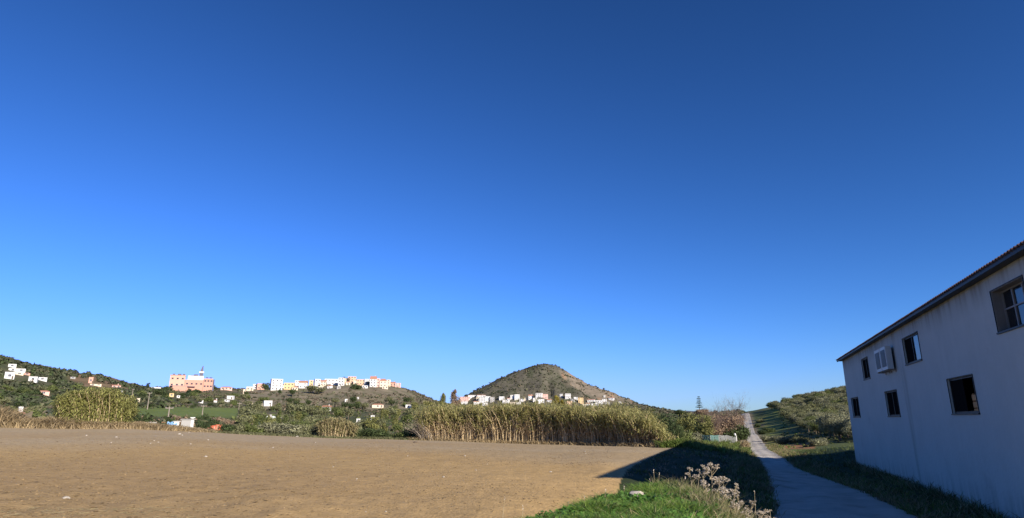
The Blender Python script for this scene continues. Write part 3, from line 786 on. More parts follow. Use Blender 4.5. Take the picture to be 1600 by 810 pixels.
# the long reed bed
n = 7200
px, P = along((655, 1036), .3, 9.5, n)
topy = np.interp(px, [655, 668, 690, 740, 800, 860, 920, 970, 1005, 1020, 1030, 1036], [645, 636, 633, 633.5, 630, 632.5, 634, 636, 641, 652, 668, 684])
clump = fbm(P[:, 0] * .55, P[:, 1] * .55, 3)
dd = P[:, 1] * CP
gaps = fbm(P[:, 0] * 1.3 + 9, P[:, 1] * .5, 3)
H = (np.array([EYE + np.hypot(P[i, 0], P[i, 1]) * sight(px[i], topy[i])[1] for i in range(n)]) - P[:, 2]) * (1.03 + clump * .5 + gaps * .35 - .12 * rng.random(n) - .4 * rng.random(n) * (rng.random(n) < .35) + .16 * (rng.random(n) < .04)) 
H = np.clip(H, .7, 5.2)
lean = np.stack([-.15 + .5 * rng.normal(size=n) + clump * 1.6, .3 * rng.normal(size=n)], -1) * H[:, None] * .33
A, B = canes(P, H, lean, 9, w=.02, lw=.05, ll=.62, low=.42)
dry = rng.random(len(B[1]) // 2) < .0
_, B2 = canes(P, H, lean, 6, w=.02, lw=.05, ll=.5, low=.06, high=.62)
M_dryblade = mat('dry_cane_blade', (.42, .315, .185), .3, .9, .8, isl=.4, trans=.3, spec=.15, detail=3)
o = link('reed_bed', cat_mesh('reed_bed', [(A[0], A[1], 0), (B[0], B[1], 1), (B2[0], B2[1], 2)], [M_stalk, M_blade, M_dryblade]))
tag(o, 'tall dry reeds with olive tops and tan stalks along the far edge of the field', kind='stuff')
# dry litter and low growth at the foot of the reeds
def tufts(P, h, n_per, w, spread, rg=rng, lean=.35):
    m = len(P) * n_per; id_ = np.repeat(np.arange(len(P)), n_per); hh = np.broadcast_to(h, (len(P),))[id_] * (.5 + .7 * rg.random(m))
    r0 = P[id_] + np.stack([rg.normal(size=m) * spread, rg.normal(size=m) * spread, np.zeros(m)], -1)
    d = np.stack([rg.normal(size=m) * lean, rg.normal(size=m) * lean, np.ones(m)], -1); a = rg.random(m) * 6.283; s = np.stack([np.cos(a), np.sin(a), 0 * a], -1) * w / 2
    p1 = r0 + d * (hh * .55)[:, None]; d2 = d * np.array([2.2, 2.2, .75]); p2 = p1 + d2 * (hh * .45)[:, None]
    V = np.stack([r0 - s, r0 + s, p1 + s * .8, p1 - s * .8, p2 + s * .1, p2 - s * .1], 1).reshape(-1, 3); b = np.arange(m) * 6
    return V, np.concatenate([np.stack([b, b + 1, b + 2, b + 3], -1), np.stack([b + 3, b + 2, b + 4, b + 5], -1)])
px, P = along((640, 1042), -.1, 1.2, 900)
V1, F1 = tufts(P, .38, 6, .05, .18, lean=.5)
px, P = along((1036, 1066), -.6, 4, 260); V2, F2 = tufts(P, .55, 8, .07, .2, lean=.5)
o = link('reed_litter', cat_mesh('reed_litter', [(V1, F1, 0), (V2, F2, 1)], [L_tan, L_bright])); tag(o, 'dry litter and weeds at the foot of the reeds', kind='stuff')
# broken grey canes fallen to the left at the left end of the bed
px, P = along((656, 676), -.2, 1.5, 110)
A, B = canes(P, 1.0 + 1.1 * rng.random(110), np.stack([-.9 - .9 * rng.random(110), .3 * rng.normal(size=110)], -1), 1, w=.022, ll=.4)
o = link('fallen_canes', cat_mesh('fallen_canes', [(A[0], A[1], 0), (B[0], B[1], 0)], [M_drystalk])); tag(o, 'grey broken canes fanned out to the left at the left end of the reed bed', kind='stuff')
# big cane thicket on the left, with its own stalks and plumes
def thicket(px0, px1, topf, n, label, mb, r0=.5, r1=4.5, nleaf=13, ll=.6, lw=.07, name='cane_thicket', fan=.5, minh=.6):
    px, P = along((px0, px1), r0, r1, n); cx = (px0 + px1) / 2
    H = np.array([EYE + np.hypot(P[i, 0], P[i, 1]) * sight(px[i], np.interp(px[i], *topf))[1] for i in range(n)]) - P[:, 2]
    c = fbm(P[:, 0] * .8 + 5, P[:, 1] * .8, 3); H = np.clip(H * (1 + .35 * c - .38 * rng.random(n) ** 1.6), minh, 8)
    lean = np.stack([(px - cx) / (px1 - px0) * fan * H + c * H * .6, .15 * H * rng.normal(size=n)], -1)
    root = P.mean(0); A, B = canes(P - root, H, lean, nleaf, w=.022, lw=lw, ll=ll, tuft=.8, low=.08)
    t = empty(name, tuple(root)); link('stalks', npmesh('stalks', A[0], A[1], M_stalk), t); link('foliage', npmesh('foliage', B[0], B[1], mb), t)
    return tag(t, label, 'cane plant')
thicket(88, 196, ([80, 95, 115, 140, 165, 185, 200], [640, 618, 607, 604, 609, 622, 648]), 1500, 'large olive green cane thicket on the left edge of the field', M_blade2, nleaf=15)
thicket(497, 552, ([495, 510, 530, 550], [664, 654, 652, 662]), 420, 'pale yellowish cane clump at the field edge below the village', mat('cane_blade_pale', (.26, .23, .11), .25, .8, .75, isl=.35, trans=.25), nleaf=11)
thicket(1034, 1048, ([1030, 1040, 1050], [676, 674, 682]), 60, 'small feathery grass clump leaning right at the right end of the reeds', M_blade, nleaf=9, ll=.4, fan=1.3, minh=.3)
# dry grass fringe along the left part of the field edge
px, P = along((-120, 330), .0, 3.5, 2600)
hh = np.interp(px, [-120, 0, 15, 60, 95, 110, 200, 250, 330], [1.6, 1.5, .7, .8, 1.0, .7, .6, .55, .3])
V1, F1 = tufts(P, hh, 9, .06, .25, lean=.4)
px, P = along((330, 660), .0, 3, 1100); V2, F2 = tufts(P, .28, 8, .06, .3, lean=.6)
o = link('dry_grass', cat_mesh('dry_grass', [(V1, F1, 0), (V2, F2, 1)], [L_tan, L_olive])); tag(o, 'tan dry grass along the far edge of the field', kind='stuff')
# ------------------------------------------------------------------ trees and bushes
# hedge row behind the field, between the left thicket and the reeds
SPEC = [  # px, base py, height px, kind, leaf, wide, label
 (4,664,26,'bush',L_brown,1.3,'brown leafless bush at the left end of the field edge'),
 (28,666,20,'bush',L_brown,1.2,'low brown bush in front of the white farm shed on the left'),
 (200,667,26,'bush',L_dark,.8,'dark bush tucked against the right side of the large cane thicket'),
 (216,667,12,'bush',L_brown,1.5,'low brown bush right of the large cane thicket'),
 (240,668,12,'bush',L_dark,1.6,'low dark bush left of the blue tarpaulin'),
 (318,671,14,'bush',L_dark,1.2,'dark round bush between the sheds and the orange debris'),
 (352,673,14,'bush',L_dark,1.3,'dark bush just right of the orange debris'),
 (373,675,17,'bush',L_olive,1.3,'olive grey bush at the field edge below the pale pole'),
 (398,679,22,'bush',L_green,1.1,'green bush left of the grey thorn bushes'),
 (424,680,26,'bush',L_grey,1.3,'grey green thorn bush, left one of two'),
 (452,681,24,'bush',L_grey,1.3,'grey green thorn bush, right one of two'),
 (478,683,26,'bush',L_olive,1.1,'olive bush just left of the pale cane clump'),
 (497,684,14,'bush',L_dark,1.5,'low dark bush at the foot of the pale cane clump'),
 (556,686,16,'bush',L_dark,1.5,'dark green bush right of the pale cane clump'),
 (580,687,22,'bush',L_dark,1.4,'largest dark green bush at the field edge left of the reeds'),
 (604,688,15,'bush',L_dark,1.6,'low spreading dark green bush left of the reeds'),
 (626,688,19,'bush',L_green,1.2,'mid green bush two places left of the reeds'),
 (648,689,26,'bush',L_dark,1.0,'dark green bush touching the left end of the reeds')]
for i, (px, py, h, k, m, w, lb) in enumerate(SPEC):
    a = sight(px, 680)[0]; r = np.interp(a, EDGE_AZ, EDGE_R) + (3.0 if px > 210 else 4.5); x, y = math.sin(a) * r, math.cos(a) * r; z = hz(x, y)
    tree('bush', k, m, (x, y, z), (h + (pix_of(x, y, z)[1] - py)) * mpp(x, y, z), lb, 'bush', 'bushes along the far edge of the field', w, 2, i % 4)
for i, (px, py, h, k, m, w, rm, lb) in enumerate([
 (1012,694,56,'round',L_dark,1.0,75,'tall dark green bush behind the right end of the reeds'),
 (1034,694,56,'round',L_dark,1.0,80,'tallest dark green tree right of the reeds'),
 (1052,694,40,'round',L_dark,.9,78,'dark green tree sloping down towards the grey shrub'),
 (1062,693,27,'bush',L_green,1.0,70,'mid green bush left of the grey shrub'),
 (1076,692,24,'bush',L_grey,.9,66,'grey green shrub in the gap left of the dark hedge'),
 (1068,688,38,'round',L_light,1.1,150,'yellow green tree behind the grey shrub'),
 (1088,690,44,'olive',L_light,1.0,120,'yellow green tree under the star shaped conifer'),
 (1100,691,48,'round',L_light,.9,95,'olive yellow tree left of the brown trees'),
 (1120,687,32,'bush',L_dark,1.0,86,'dark green bush behind the netting fence, left one'),
 (1140,688,33,'bush',L_dark,1.1,84,'dark green bush behind the netting fence, middle one'),
 (1149,687,28,'bush',L_dark,.8,84,'dark green bush beside the white post and the track'),
 (1158,703,18,'bush',L_tan,.7,66,'tan weedy bush on the left verge of the track'),
 (1104,690,50,'round',L_brown,1.0,100,'dense reddish brown twiggy tree left of the two leafless ones'),
 (1130,688,49,'round',L_brown,1.2,103,'widest dense reddish brown twiggy tree behind the netting fence'),
 (1149,680,36,'round',L_brown,1.0,125,'smaller reddish brown twiggy tree beside the rising track'),
 (1063,646,10,'olive',L_dark,2.2,500,'dark rounded tree on the skyline left of the star shaped conifer'),
 (1100,655,18,'olive',L_brown,1.3,330,'brown tree on the skyline right of the star shaped conifer'),
 ]):
    ptree('tree' if k != 'bush' else 'bush', k, m, px, py, h, lb, 'tree' if k != 'bush' else 'bush', 'trees and bushes left of the track', w, 2, i % 4, rmin=rm * .9, rmax=rm * 1.6)
# leafless brown trees
def bare_tree(px, py, hpx, rm, label, m=None, dense=8, spread=.55, up=.42):
    x, y, z = hit(px, py, rm * .9, rm * 1.5); h = hpx * mpp(x, y, z) * .62
    rg = np.random.default_rng(int(px)); t = empty('bare_tree', (x, y, z))
    V, F = branches(h, dense * 3, h * spread, h * .012, up, rg, .15, 3); link('branches', npmesh('branches', V, F, m or M_twig), t)
    b = MB(); b.tube([(0, 0, -.4), (.05 * h, 0, h * .3), (.03 * h, .03 * h, h * .6)], [h * .03, h * .022, h * .008], 7); b.build('trunk', M_bark, t, smooth=True)
    return tag(t, label, 'tree', 'leafless trees left of the track')
bare_tree(1108, 690, 54, 95, 'reddish brown leafless tree behind the netting fence, left one')
bare_tree(1126, 688, 52, 98, 'reddish brown leafless tree behind the netting fence, middle one')
bare_tree(1144, 684, 46, 105, 'reddish brown leafless tree beside the track, right one')
bare_tree(1153, 668, 30, 170, 'brown leafless tree where the track climbs')
bare_tree(1118, 672, 38, 150, 'brown leafless tree in the second row behind the fence')
bare_tree(1093, 676, 30, 140, 'short brown leafless tree left of the dark hedge')
bare_tree(1126, 656, 32, 230, 'tall pale leafless tree on the skyline, left one', M_palebark, 5)
bare_tree(1150, 653, 34, 240, 'tall pale leafless tree on the skyline at the head of the track', M_palebark, 6)
bare_tree(1139, 654, 24, 240, 'shorter pale leafless tree on the skyline between the two tall ones', M_palebark, 5)
bare_tree(1276, 618, 13, 250, 'thin bare sapling standing out on the olive hill skyline', M_palebark, 2)
# star shaped conifer
x, y, z = hit(1093, 652, 300, 480); hh = 33 * mpp(x, y, z)
t = empty('conifer', (x, y, z)); b = MB(); b.tube([(0, 0, -1), (0, 0, hh * .6), (.02 * hh, 0, hh * 1.0)], [.25, .17, .05], 7); b.build('trunk', M_bark, t)
for i in range(6):
    zz = hh * (.48 + .1 * i); rr = hh * (.17 - .022 * i) * (1.0, .8, 1.05, .85, 1.1, .9)[i] ; P0 = []; P1 = []
    for k in range(7):
        a = k * .9 + i; P0.append((0, 0, zz)); P1.append((math.cos(a) * rr, math.sin(a) * rr, zz + rr * .25))
    V, F = sticks(P0, P1, .06)
    c = np.array(P1) * [.6, .6, 1]; V2, F2 = leaves(c, np.full((7, 3), 1.) * [rr * .5, rr * .5, hh * .016], 150, .55, rg=rng)
    link('branch_tier', cat_mesh('branch_tier', [(V, F, 1), (V2, F2, 0)], [L_pine, M_bark]), t)
tag(t, 'tall star shaped conifer with separate branch tiers on the skyline left of the track', 'conifer')
# poplars and single landmark trees
for i, (px, py, h, k, m, w, r0, r1, lb) in enumerate([
 (691,650,40,'poplar',L_light,.9,260,900,'slim yellow green poplar left of the cone mountain'),
 (711,650,46,'poplar',L_brown,.8,260,900,'tallest slim brownish poplar left of the cone mountain'),
 (699,652,22,'round',L_green,1.0,260,900,'small tree between the two slim poplars'),
 (869,650,38,'poplar',L_autumn,1.1,260,900,'tallest mustard coloured poplar in front of the cone mountain houses'),
 (880,652,30,'poplar',L_autumn,1.3,260,900,'shorter mustard coloured poplar in front of the cone mountain houses'),
 (226,610,13,'poplar',L_pine,1.5,600,790,'dark pointed conifer on the skyline left of the pink complex'),
 (291,622,16,'poplar',L_pine,1.3,600,780,'dark pointed tree below the pink complex'),
 (300,615,9,'bush',L_dark,1.6,700,800,'dark bush against the foot of the pink complex'),
 (328,609,8,'bush',L_dark,1.6,740,800,'dark bush at the right corner of the pink complex'),
 (254,611,9,'bush',L_dark,1.4,700,800,'dark bush at the left corner of the pink complex'),
 (411,612,17,'round',L_dark,.9,700,880,'dark tree left of the tall white village block'),
 (435,616,10,'round',L_dark,.8,700,880,'dark tree at the foot of the tall white village block'),
 (455,620,14,'round',L_dark,1.1,700,880,'round dark tree below the yellow village house'),
 (474,602,10,'round',L_dark,1.0,700,900,'dark round tree on the village skyline between white houses'),
 (436,598,9,'round',L_dark,.9,800,900,'dark tree rising behind the tall white village block'),
 (485,615,15,'round',L_olive,1.6,700,880,'grey green tree spreading below the white village houses'),
 (498,616,14,'round',L_olive,1.4,700,880,'grey green tree right of the spreading village tree'),
 (553,608,9,'bush',L_dark,1.6,700,900,'dark shrub on the slope below the orange village houses'),
 (534,594,11,'round',L_dark,.7,850,900,'dark tree on the village skyline, left one of three'),
 (541,594,10,'round',L_brown,.8,850,900,'brownish tree on the village skyline, middle one of three'),
 (573,595,9,'round',L_dark,1.2,850,900,'dark tree on the village skyline beside the large white block'),
 (551,633,16,'round',L_dark,1.0,600,880,'dark tree on the slope above the terracotta roofed villa'),
 (410,630,12,'round',L_green,1.6,560,820,'broad green tree behind the white villa'),
 ]):
    ptree('poplar_tree' if k == 'poplar' and m not in (L_pine,) else 'tree' if k != 'bush' else 'bush', k, m, px, py, h, lb, 'tree' if k != 'bush' else 'bush', None, w, 1 if h < 30 else 2, i % 3, rmin=r0, rmax=r1, single=h < 12)
# groves of similar trees
rp = random.Random(5)
def grove(n, box, hpx, kinds, label, group, r0, r1, wide=(.9, 1.4), avoid=(), detail=1, name='tree', nmin=None):
    k = 0; tries = 0
    while k < n and tries < n * 20:
        tries += 1
        px = rp.uniform(box[0], box[1]); py = rp.uniform(box[2], box[3])
        if any(a[0] < px < a[1] and a[2] < py < a[3] for a in avoid): continue
        kd, m = rp.choice(kinds); x, y, z = hit(px, py, r0, r1)
        qx, qy = pix_of(x, y, z)
        if abs(qy - py) > 3: continue
        h = rp.uniform(*hpx) * mpp(x, y, z)
        if h > 9: h = 9
        if h < 1.5: h = 1.5
        lb = label if isinstance(label, str) else label.get((kd, m.name), list(label.values())[0])
        tree(name, kd, m, (x, y, z), h, lb, 'tree', group, rp.uniform(*wide), detail, rp.randrange(3), single=hpx[1] < 16); k += 1
MEAD = (205, 400, 637, 654)
grove(70, (-60, 260, 610, 662), (9, 16), [('round', L_dark), ('round', L_dark), ('olive', L_olive), ('bush', L_green), ('bush', L_dark)],
      {('round', L_dark.name): 'dark green round tree in the valley below the left hill', ('olive', L_olive.name): 'olive tree in the valley below the left hill', ('bush', L_green.name): 'low green tree in the valley below the left hill', ('bush', L_dark.name): 'low dark tree in the valley below the left hill'},
      'trees in the valley below the left hill', 110, 560, avoid=[MEAD])
grove(42, (232, 392, 618, 639), (6, 10), [('round', L_dark), ('olive', L_olive), ('bush', L_green)],
      {('round', L_dark.name): 'small dark tree on the slope below the pink complex', ('olive', L_olive.name): 'small olive tree on the slope below the pink complex', ('bush', L_green.name): 'small green tree on the slope below the pink complex'},
      'trees on the slope below the pink complex', 300, 780)
grove(24, (225, 400, 655, 672), (6, 13), [('bush', L_dark), ('round', L_olive), ('bush', L_brown)],
      {('bush', L_dark.name): 'low dark bush between the meadow and the field', ('round', L_olive.name): 'olive tree between the meadow and the field', ('bush', L_brown.name): 'low brown bush between the meadow and the field'}, 'bushes between the meadow and the field', 66, 200)
grove(105, (385, 690, 648, 685), (16, 27), [('round', L_green), ('olive', L_olive), ('round', L_light), ('poplar', L_green), ('poplar', L_light), ('round', L_olive)],
      {('round', L_green.name): 'green bushy tree in the valley below the village', ('olive', L_olive.name): 'olive tree in the valley below the village', ('round', L_light.name): 'yellow green bushy tree in the valley below the village',
       ('poplar', L_green.name): 'narrow green tree in the valley below the village', ('poplar', L_light.name): 'narrow yellow green tree in the valley below the village', ('round', L_olive.name): 'grey green bushy tree in the valley below the village'},
      'trees in the valley below the village', 75, 480, avoid=[(410, 445, 645, 662), (505, 600, 656, 668), (630, 650, 630, 655)], detail=1)
grove(34, (640, 730, 635, 656), (12, 20), [('round', L_green), ('round', L_light), ('olive', L_olive)],
      {('round', L_green.name): 'green tree behind the left half of the reeds', ('round', L_light.name): 'yellow green tree behind the left half of the reeds', ('olive', L_olive.name): 'olive tree behind the left half of the reeds'},
      'trees behind the reeds', 200, 900)
grove(30, (385, 660, 628, 646), (8, 14), [('round', L_green), ('round', L_olive), ('round', L_dark)],
      {('round', L_green.name): 'small green tree at the foot of the village hill', ('round', L_olive.name): 'small grey green tree at the foot of the village hill', ('round', L_dark.name): 'small dark tree at the foot of the village hill'},
      'trees at the foot of the village hill', 350, 800, avoid=[(405, 430, 622, 642), (495, 520, 630, 648), (575, 605, 630, 645)])
grove(36, (735, 1050, 640, 656), (8, 13), [('round', L_green), ('round', L_dark), ('olive', L_olive)],
      {('round', L_green.name): 'green tree behind the reeds below the cone mountain', ('round', L_dark.name): 'dark tree behind the reeds below the cone mountain', ('olive', L_olive.name): 'olive tree behind the reeds below the cone mountain'},
      'trees below the cone mountain', 300, 1200)
# olives on the right hill
k = 0; tries = 0; pts = []
while k < 285 and tries < 16000:
    tries += 1
    a = rp.uniform(.38, .57); r = rp.uniform(74, 268) 
    if r * .16 < 8 and a < .45 and r < 80: continue
    lo = np.interp(r, [70, 95, 130, 180, 230, 268], [.485, .468, .44, .42, .405, .388])
    if a < lo: continue
    x, y = math.sin(a) * r, math.cos(a) * r
    if any((x - u) ** 2 + (y - v) ** 2 < (2.5 + .0045 * r) ** 2 for u, v in pts): continue
    pts.append((x, y)); z = hz(x, y); g = L_grey if (r < 92 or rp.random() < .3) else (L_green if rp.random() < .35 else L_olive)
    front = r < 92
    lb = ('pale grey green olive tree in the front row of the right hill' if front else {L_grey.name: 'pale grey green olive tree on the right hillside', L_green.name: 'greener leafy tree among the olives on the right hillside', L_olive.name: 'olive tree with dull green crown on the right hillside'}[g.name])
    tree('olive_tree', 'olive', g, (x, y, z), rp.uniform(2.2, 3.5), lb, 'olive tree', 'olive trees on the right hillside', rp.uniform(1.0, 1.35), 3 if r < 165 else 2, rp.randrange(4)); k += 1
for i, (px, py, h, w, lb) in enumerate([(1197,690,13,1.3,'low grey hedge clump on the right verge, second from the shadow edge'),(1213,691,13,1.5,'low grey hedge clump left of the red earth strip'),(1186,679,9,1.0,'low dark clump casting a shadow across the track, nearer one'),
  (1181,668,7,1.1,'low dark clump casting a shadow across the track, farther one'),(1198,676,11,1.2,'dark shrub on the green verge right of the track'),(1186,660,7,1.3,'small shrub on the green verge near the head of the track'),(1222,694,15,1.4,'grey green hedge clump behind the red earth strip'),(1245,692,15,1.5,'second grey green hedge clump behind the red earth strip'),(1272,697,17,1.2,'grey green bush at the right end of the red earth strip')]):
    ptree('bush', 'bush', [L_grey, L_grey, L_dark, L_dark, L_dark, L_olive, L_grey, L_olive, L_grey][i], px, py, h, lb, 'bush', 'bushes right of the track', w, 2, i % 4, rmin=55, rmax=270)


ORD = 'first second third fourth fifth sixth seventh eighth ninth tenth eleventh twelfth thirteenth fourteenth fifteenth sixteenth seventeenth eighteenth nineteenth twentieth'.split()
def ordn(i):
    if i < 20: return ORD[i]
    t_, u = divmod(i + 1, 10); w = {2: 'twenty', 3: 'thirty', 4: 'forty', 5: 'fifty', 6: 'sixty', 7: 'seventy', 8: 'eighty', 9: 'ninety'}[t_]
    return (w[:-1] + 'ieth') if u == 0 else w + ' ' + ORD[u - 1]
bands = {}
for o in COL.objects:
    if o.get('category') == 'olive tree':
        r = math.hypot(o.location.x, o.location.y); b = sum(r > q for q in (96, 120, 148, 182, 222)); bands.setdefault(b, []).append(o)
for b, L in bands.items():
    L.sort(key=lambda o: math.atan2(o.location.x, o.location.y))
    for i, o in enumerate(L):
        o['label'] = ('dull' if 'dull' in o['label'] else 'leafy' if 'greener' in o['label'] else 'pale') + ' olive, ' + ordn(i) + ' from track in the ' + ('front' if b == 0 else ('second', 'third', 'fourth', 'fifth', 'top')[b - 1]) + ' row of the right hillside'
same = {}
for o in COL.objects:
    if o.get('group') and 'trees' in o['group'] + 'x' and o.get('label') and o.parent is None and o.get('category') == 'tree' or (o.get('group') or '').startswith('bushes between'): same.setdefault((o['group'], o['label']), []).append(o)
for (g_, l_), L in same.items():
    if len(L) > 1:
        L.sort(key=lambda o: o.location.x / o.location.y)
        for i, o in enumerate(L): o['label'] = l_ + ', ' + ordn(i) + ' from left'
# ------------------------------------------------------------------ houses
def pm(n, c): return mat(n, c, .06, .4, .85, detail=3)
W_white = pm('white_wall', (.64, .63, .60)); W_cream = pm('cream_wall', (.66, .56, .42)); W_yel = pm('yellow_wall', (.66, .48, .25)); W_or = pm('orange_wall', (.58, .40, .26)); W_pink = pm('pink_wall', (.66, .42, .35)); W_sal = pm('salmon_wall', (.58, .33, .24))
W_grey = pm('grey_wall', (.34, .33, .31)); R_terra = mat('terracotta_roof', (.38, .19, .12), .2, .8, .9); R_flat = pm('flat_roof', (.50, .46, .42)); M_win = glass_mat('dark_window', (.03, .035, .045), .2)
R_red = mat('red_debris', (.5, .13, .07), .2, 1, .8); M_blue = mat('blue_tarp', (.22, .40, .62), .15, 1.5, .6, .05, 2)
M_fr = pm('window_frame_white', (.6, .6, .58))
def house(px, py, wpx, hpx, wm, roof, label, cat='house', r0=100, r1=1700, rot=0, storeys=None, dep=.75, name='house', win=True, group=None):
    x, y, z = hit(px, py, r0, r1); m = mpp(x, y, z); a = math.atan2(x, y); w, h = wpx * m * math.cos(a), hpx * m
    t = empty(name, (x, y, z), -a + R(rot)); d = max(4., min(w * dep, 14))
    b = MB(); rh = 0
    if roof in ('gable', 'hip'): rh = h * .28
    wh = h - rh
    b.box(-w / 2, w / 2, 0, d, -h * .8 - 1, wh); b.build('wall', wm, t)
    r = MB(); o = .3
    if roof == 'flat': r.box(-w / 2 - .1, w / 2 + .1, -.1, d + .1, wh, wh + min(.35, h * .07)); r.build('roof', wm if wm is not W_white else W_white, t)
    elif roof == 'gable':
        r.poly([(-w/2-o, -o, wh), (w/2+o, -o, wh), (w/2+o, d/2, wh+rh), (-w/2-o, d/2, wh+rh)]); r.poly([(-w/2-o, d/2, wh+rh), (w/2+o, d/2, wh+rh), (w/2+o, d+o, wh), (-w/2-o, d+o, wh)])
        r.poly([(-w/2-o, -o, wh), (-w/2-o, d/2, wh+rh), (-w/2-o, d+o, wh)]); r.poly([(w/2+o, -o, wh), (w/2+o, d+o, wh), (w/2+o, d/2, wh+rh)]); r.poly([(-w/2-o,-o,wh),(-w/2-o,d+o,wh),(w/2+o,d+o,wh),(w/2+o,-o,wh)])
        rf = r.build('roof', R_terra, t); c = MB(); c.box(w * .2, w * .2 + .6, d * .6, d * .6 + .6, wh, wh + rh + .9); c.build('chimney', wm, rf)
    else:
        q = min(w, d) * .3
        c = [(-w/2-o,-o),(w/2+o,-o),(w/2+o,d+o),(-w/2-o,d+o)]; k = [(-w/2+q,d/2),(w/2-q,d/2)]
        r.poly([(*c[0],wh),(*c[1],wh),(*k[1],wh+rh),(*k[0],wh+rh)]); r.poly([(*c[2],wh),(*c[3],wh),(*k[0],wh+rh),(*k[1],wh+rh)]); r.poly([(*c[1],wh),(*c[2],wh),(*k[1],wh+rh)]); r.poly([(*c[3],wh),(*c[0],wh),(*k[0],wh+rh)]); r.poly([(*q_, wh) for q_ in c[::-1]])
        r.build('roof', R_terra, t)
    if win:
        ns = storeys or max(1, round(wh / 3.3)); nw = max(1, min(5, round(w / 4.2))); sh = wh / ns; ww = min(1.5, w / nw * .4); hh = min(1.5, sh * .45)
        g = MB(); g.box(-ww / 2, ww / 2, -.05, .03, 0, hh); gm = g.mesh('window', M_win)
        f = MB(); f.box(-ww / 2 - .12, ww / 2 + .12, -.12, .0, -.14, -.02).box(-.05, .05, -.07, -.052, 0, hh); fm_ = f.mesh('sill', M_fr)
        for s in range(ns):
            for k in range(nw):
                if rp.random() < .12: continue
                xx = -w / 2 + w * (k + .5) / nw; o_ = link('window', gm, t, (xx, 0, sh * s + sh * .38)); link('sill', fm_, o_)
        dm = MB(); dx = rp.uniform(-.3, .3) * w; 
        if wh > 2.6: dm.box(dx, dx + .95, -.06, .03, 0, 2.05); dm.build('door', M_bark, t)
    return tag(t, label, cat, group)
G1 = 'houses along the village hilltop'
HS = [ # px centre, base py, w px, h px, wall, roof, label, r0, r1, rot
 (378.5,616,3.5,7,W_cream,'flat','narrow cream house at the far left end of the village',700,890,0),
 (387,611,11,6,W_cream,'flat','low cream house second from the left end of the village',700,890,0),
 (395,608,7,7,W_white,'flat','small white house left of the salmon one',700,890,0),
 (404,609,12,9,W_sal,'flat','salmon pink house left of the tall white village block',700,890,10),
 (429,610,18,17,W_white,'flat','tall white three storey block with rows of dark windows at the left of the village',700,880,8),
 (448,609,16,10,W_yel,'flat','yellow house stepping down right of the tall white village block',700,880,-8),
 (452,600,18,8,W_white,'hip','white house with reddish hip roof above the yellow one',840,900,0),
 (461,604,8,10,W_white,'flat','narrow white house standing right of the hip roofed one',780,895,0),
 (470,607,13,12,W_white,'gable','white gabled house left of the small yellow one',740,890,-10),
 (483,602,7,8,W_yel,'flat','small yellow cube house on the village skyline',700,900,0),
 (493,602,9,9,W_white,'flat','white flat roofed house right of the small yellow cube',700,900,12),
 (502,603,9,9,W_cream,'gable','cream gabled house near the middle of the village',700,900,0),
 (509,599,10,8,W_white,'flat','white flat house left of the long pink roofed one',700,900,0),
 (523,594,21,6,W_cream,'hip','long house with wide pinkish hip roof on the village skyline',860,905,0),
 (520,602,12,9,W_white,'flat','white flat house below the long pinkish roof',700,892,0),
 (530,603,9,12,W_white,'flat','tall narrow white house at the centre of the village slope',700,890,-12),
 (535,600,6,8,W_yel,'flat','small yellow house squeezed right of the tall narrow white one',700,892,0),
 (547,597,13,10,W_or,'flat','orange house left of the brown roofed one',700,900,0),
 (560,594,13,7,W_sal,'hip','house with low brown roof on top of the village hill',860,905,0),
 (561,602,13,9,W_or,'flat','bright orange house in front of the low brown roof',700,890,6),
 (572,603,10,10,W_white,'flat','white house right of the bright orange one',700,890,0),
 (580.5,605,10,17,W_white,'gable','large white gabled block right of the village centre',700,890,-6),
 (588.5,605,6,13,W_pink,'flat','narrow pink house right of the large white gabled block',700,890,0),
 (596.5,605,11,13,W_cream,'hip','cream tall block with tiled roof in the right part of the village',700,895,0),
 (605,604,6,10,W_cream,'flat','cream house between the tall cream block and the red pink one',700,895,0),
 (440,598,8,6,W_white,'hip','small white house with tiled roof behind the tall white village block',820,900,0),
 (458,610,9,6,W_cream,'gable','low cream gabled house below the narrow white one',700,880,5),
 (489,608,10,5,W_white,'flat','long low white wall house below the small yellow cube',700,880,0),
 (499,609,8,5,W_cream,'flat','cream house low on the slope below the flat roofed one beside the yellow cube',700,880,-8),
 (513,607,8,5,W_white,'gable','small white gabled house lowest in the centre of the village',700,880,0),
 (527,608,6,4,W_grey,'flat','pale grey house at the bottom of the village centre',700,880,10),
 (541,602,7,6,W_cream,'hip','cream tiled house left of the orange group',700,893,0),
 (553,601,7,6,W_cream,'flat','cream cube between the two orange houses',700,893,0),
 (568,607,9,4,W_white,'flat','low white terrace below the bright orange house',700,885,0),
 (517,598,8,5,W_pink,'gable','pink gabled house tucked under the long pinkish roof',840,900,0),
 (600,608,9,4,W_cream,'flat','low cream terrace below the tall cream block with tiled roof',700,885,0),
 (612,604,8,7,W_sal,'gable','red pink house second from the right end of the village',700,898,0),
 (620,605,9,6,W_pink,'flat','low pink house at the far right end of the village',700,900,8)]
for i, (px, py, w, h, wm, rf, lb, r0, r1, rt) in enumerate(HS): house(px, py, w, h, wm, rf, lb, 'house', r0, r1, rt, group=G1)
G2 = 'houses at the foot of the cone mountain'
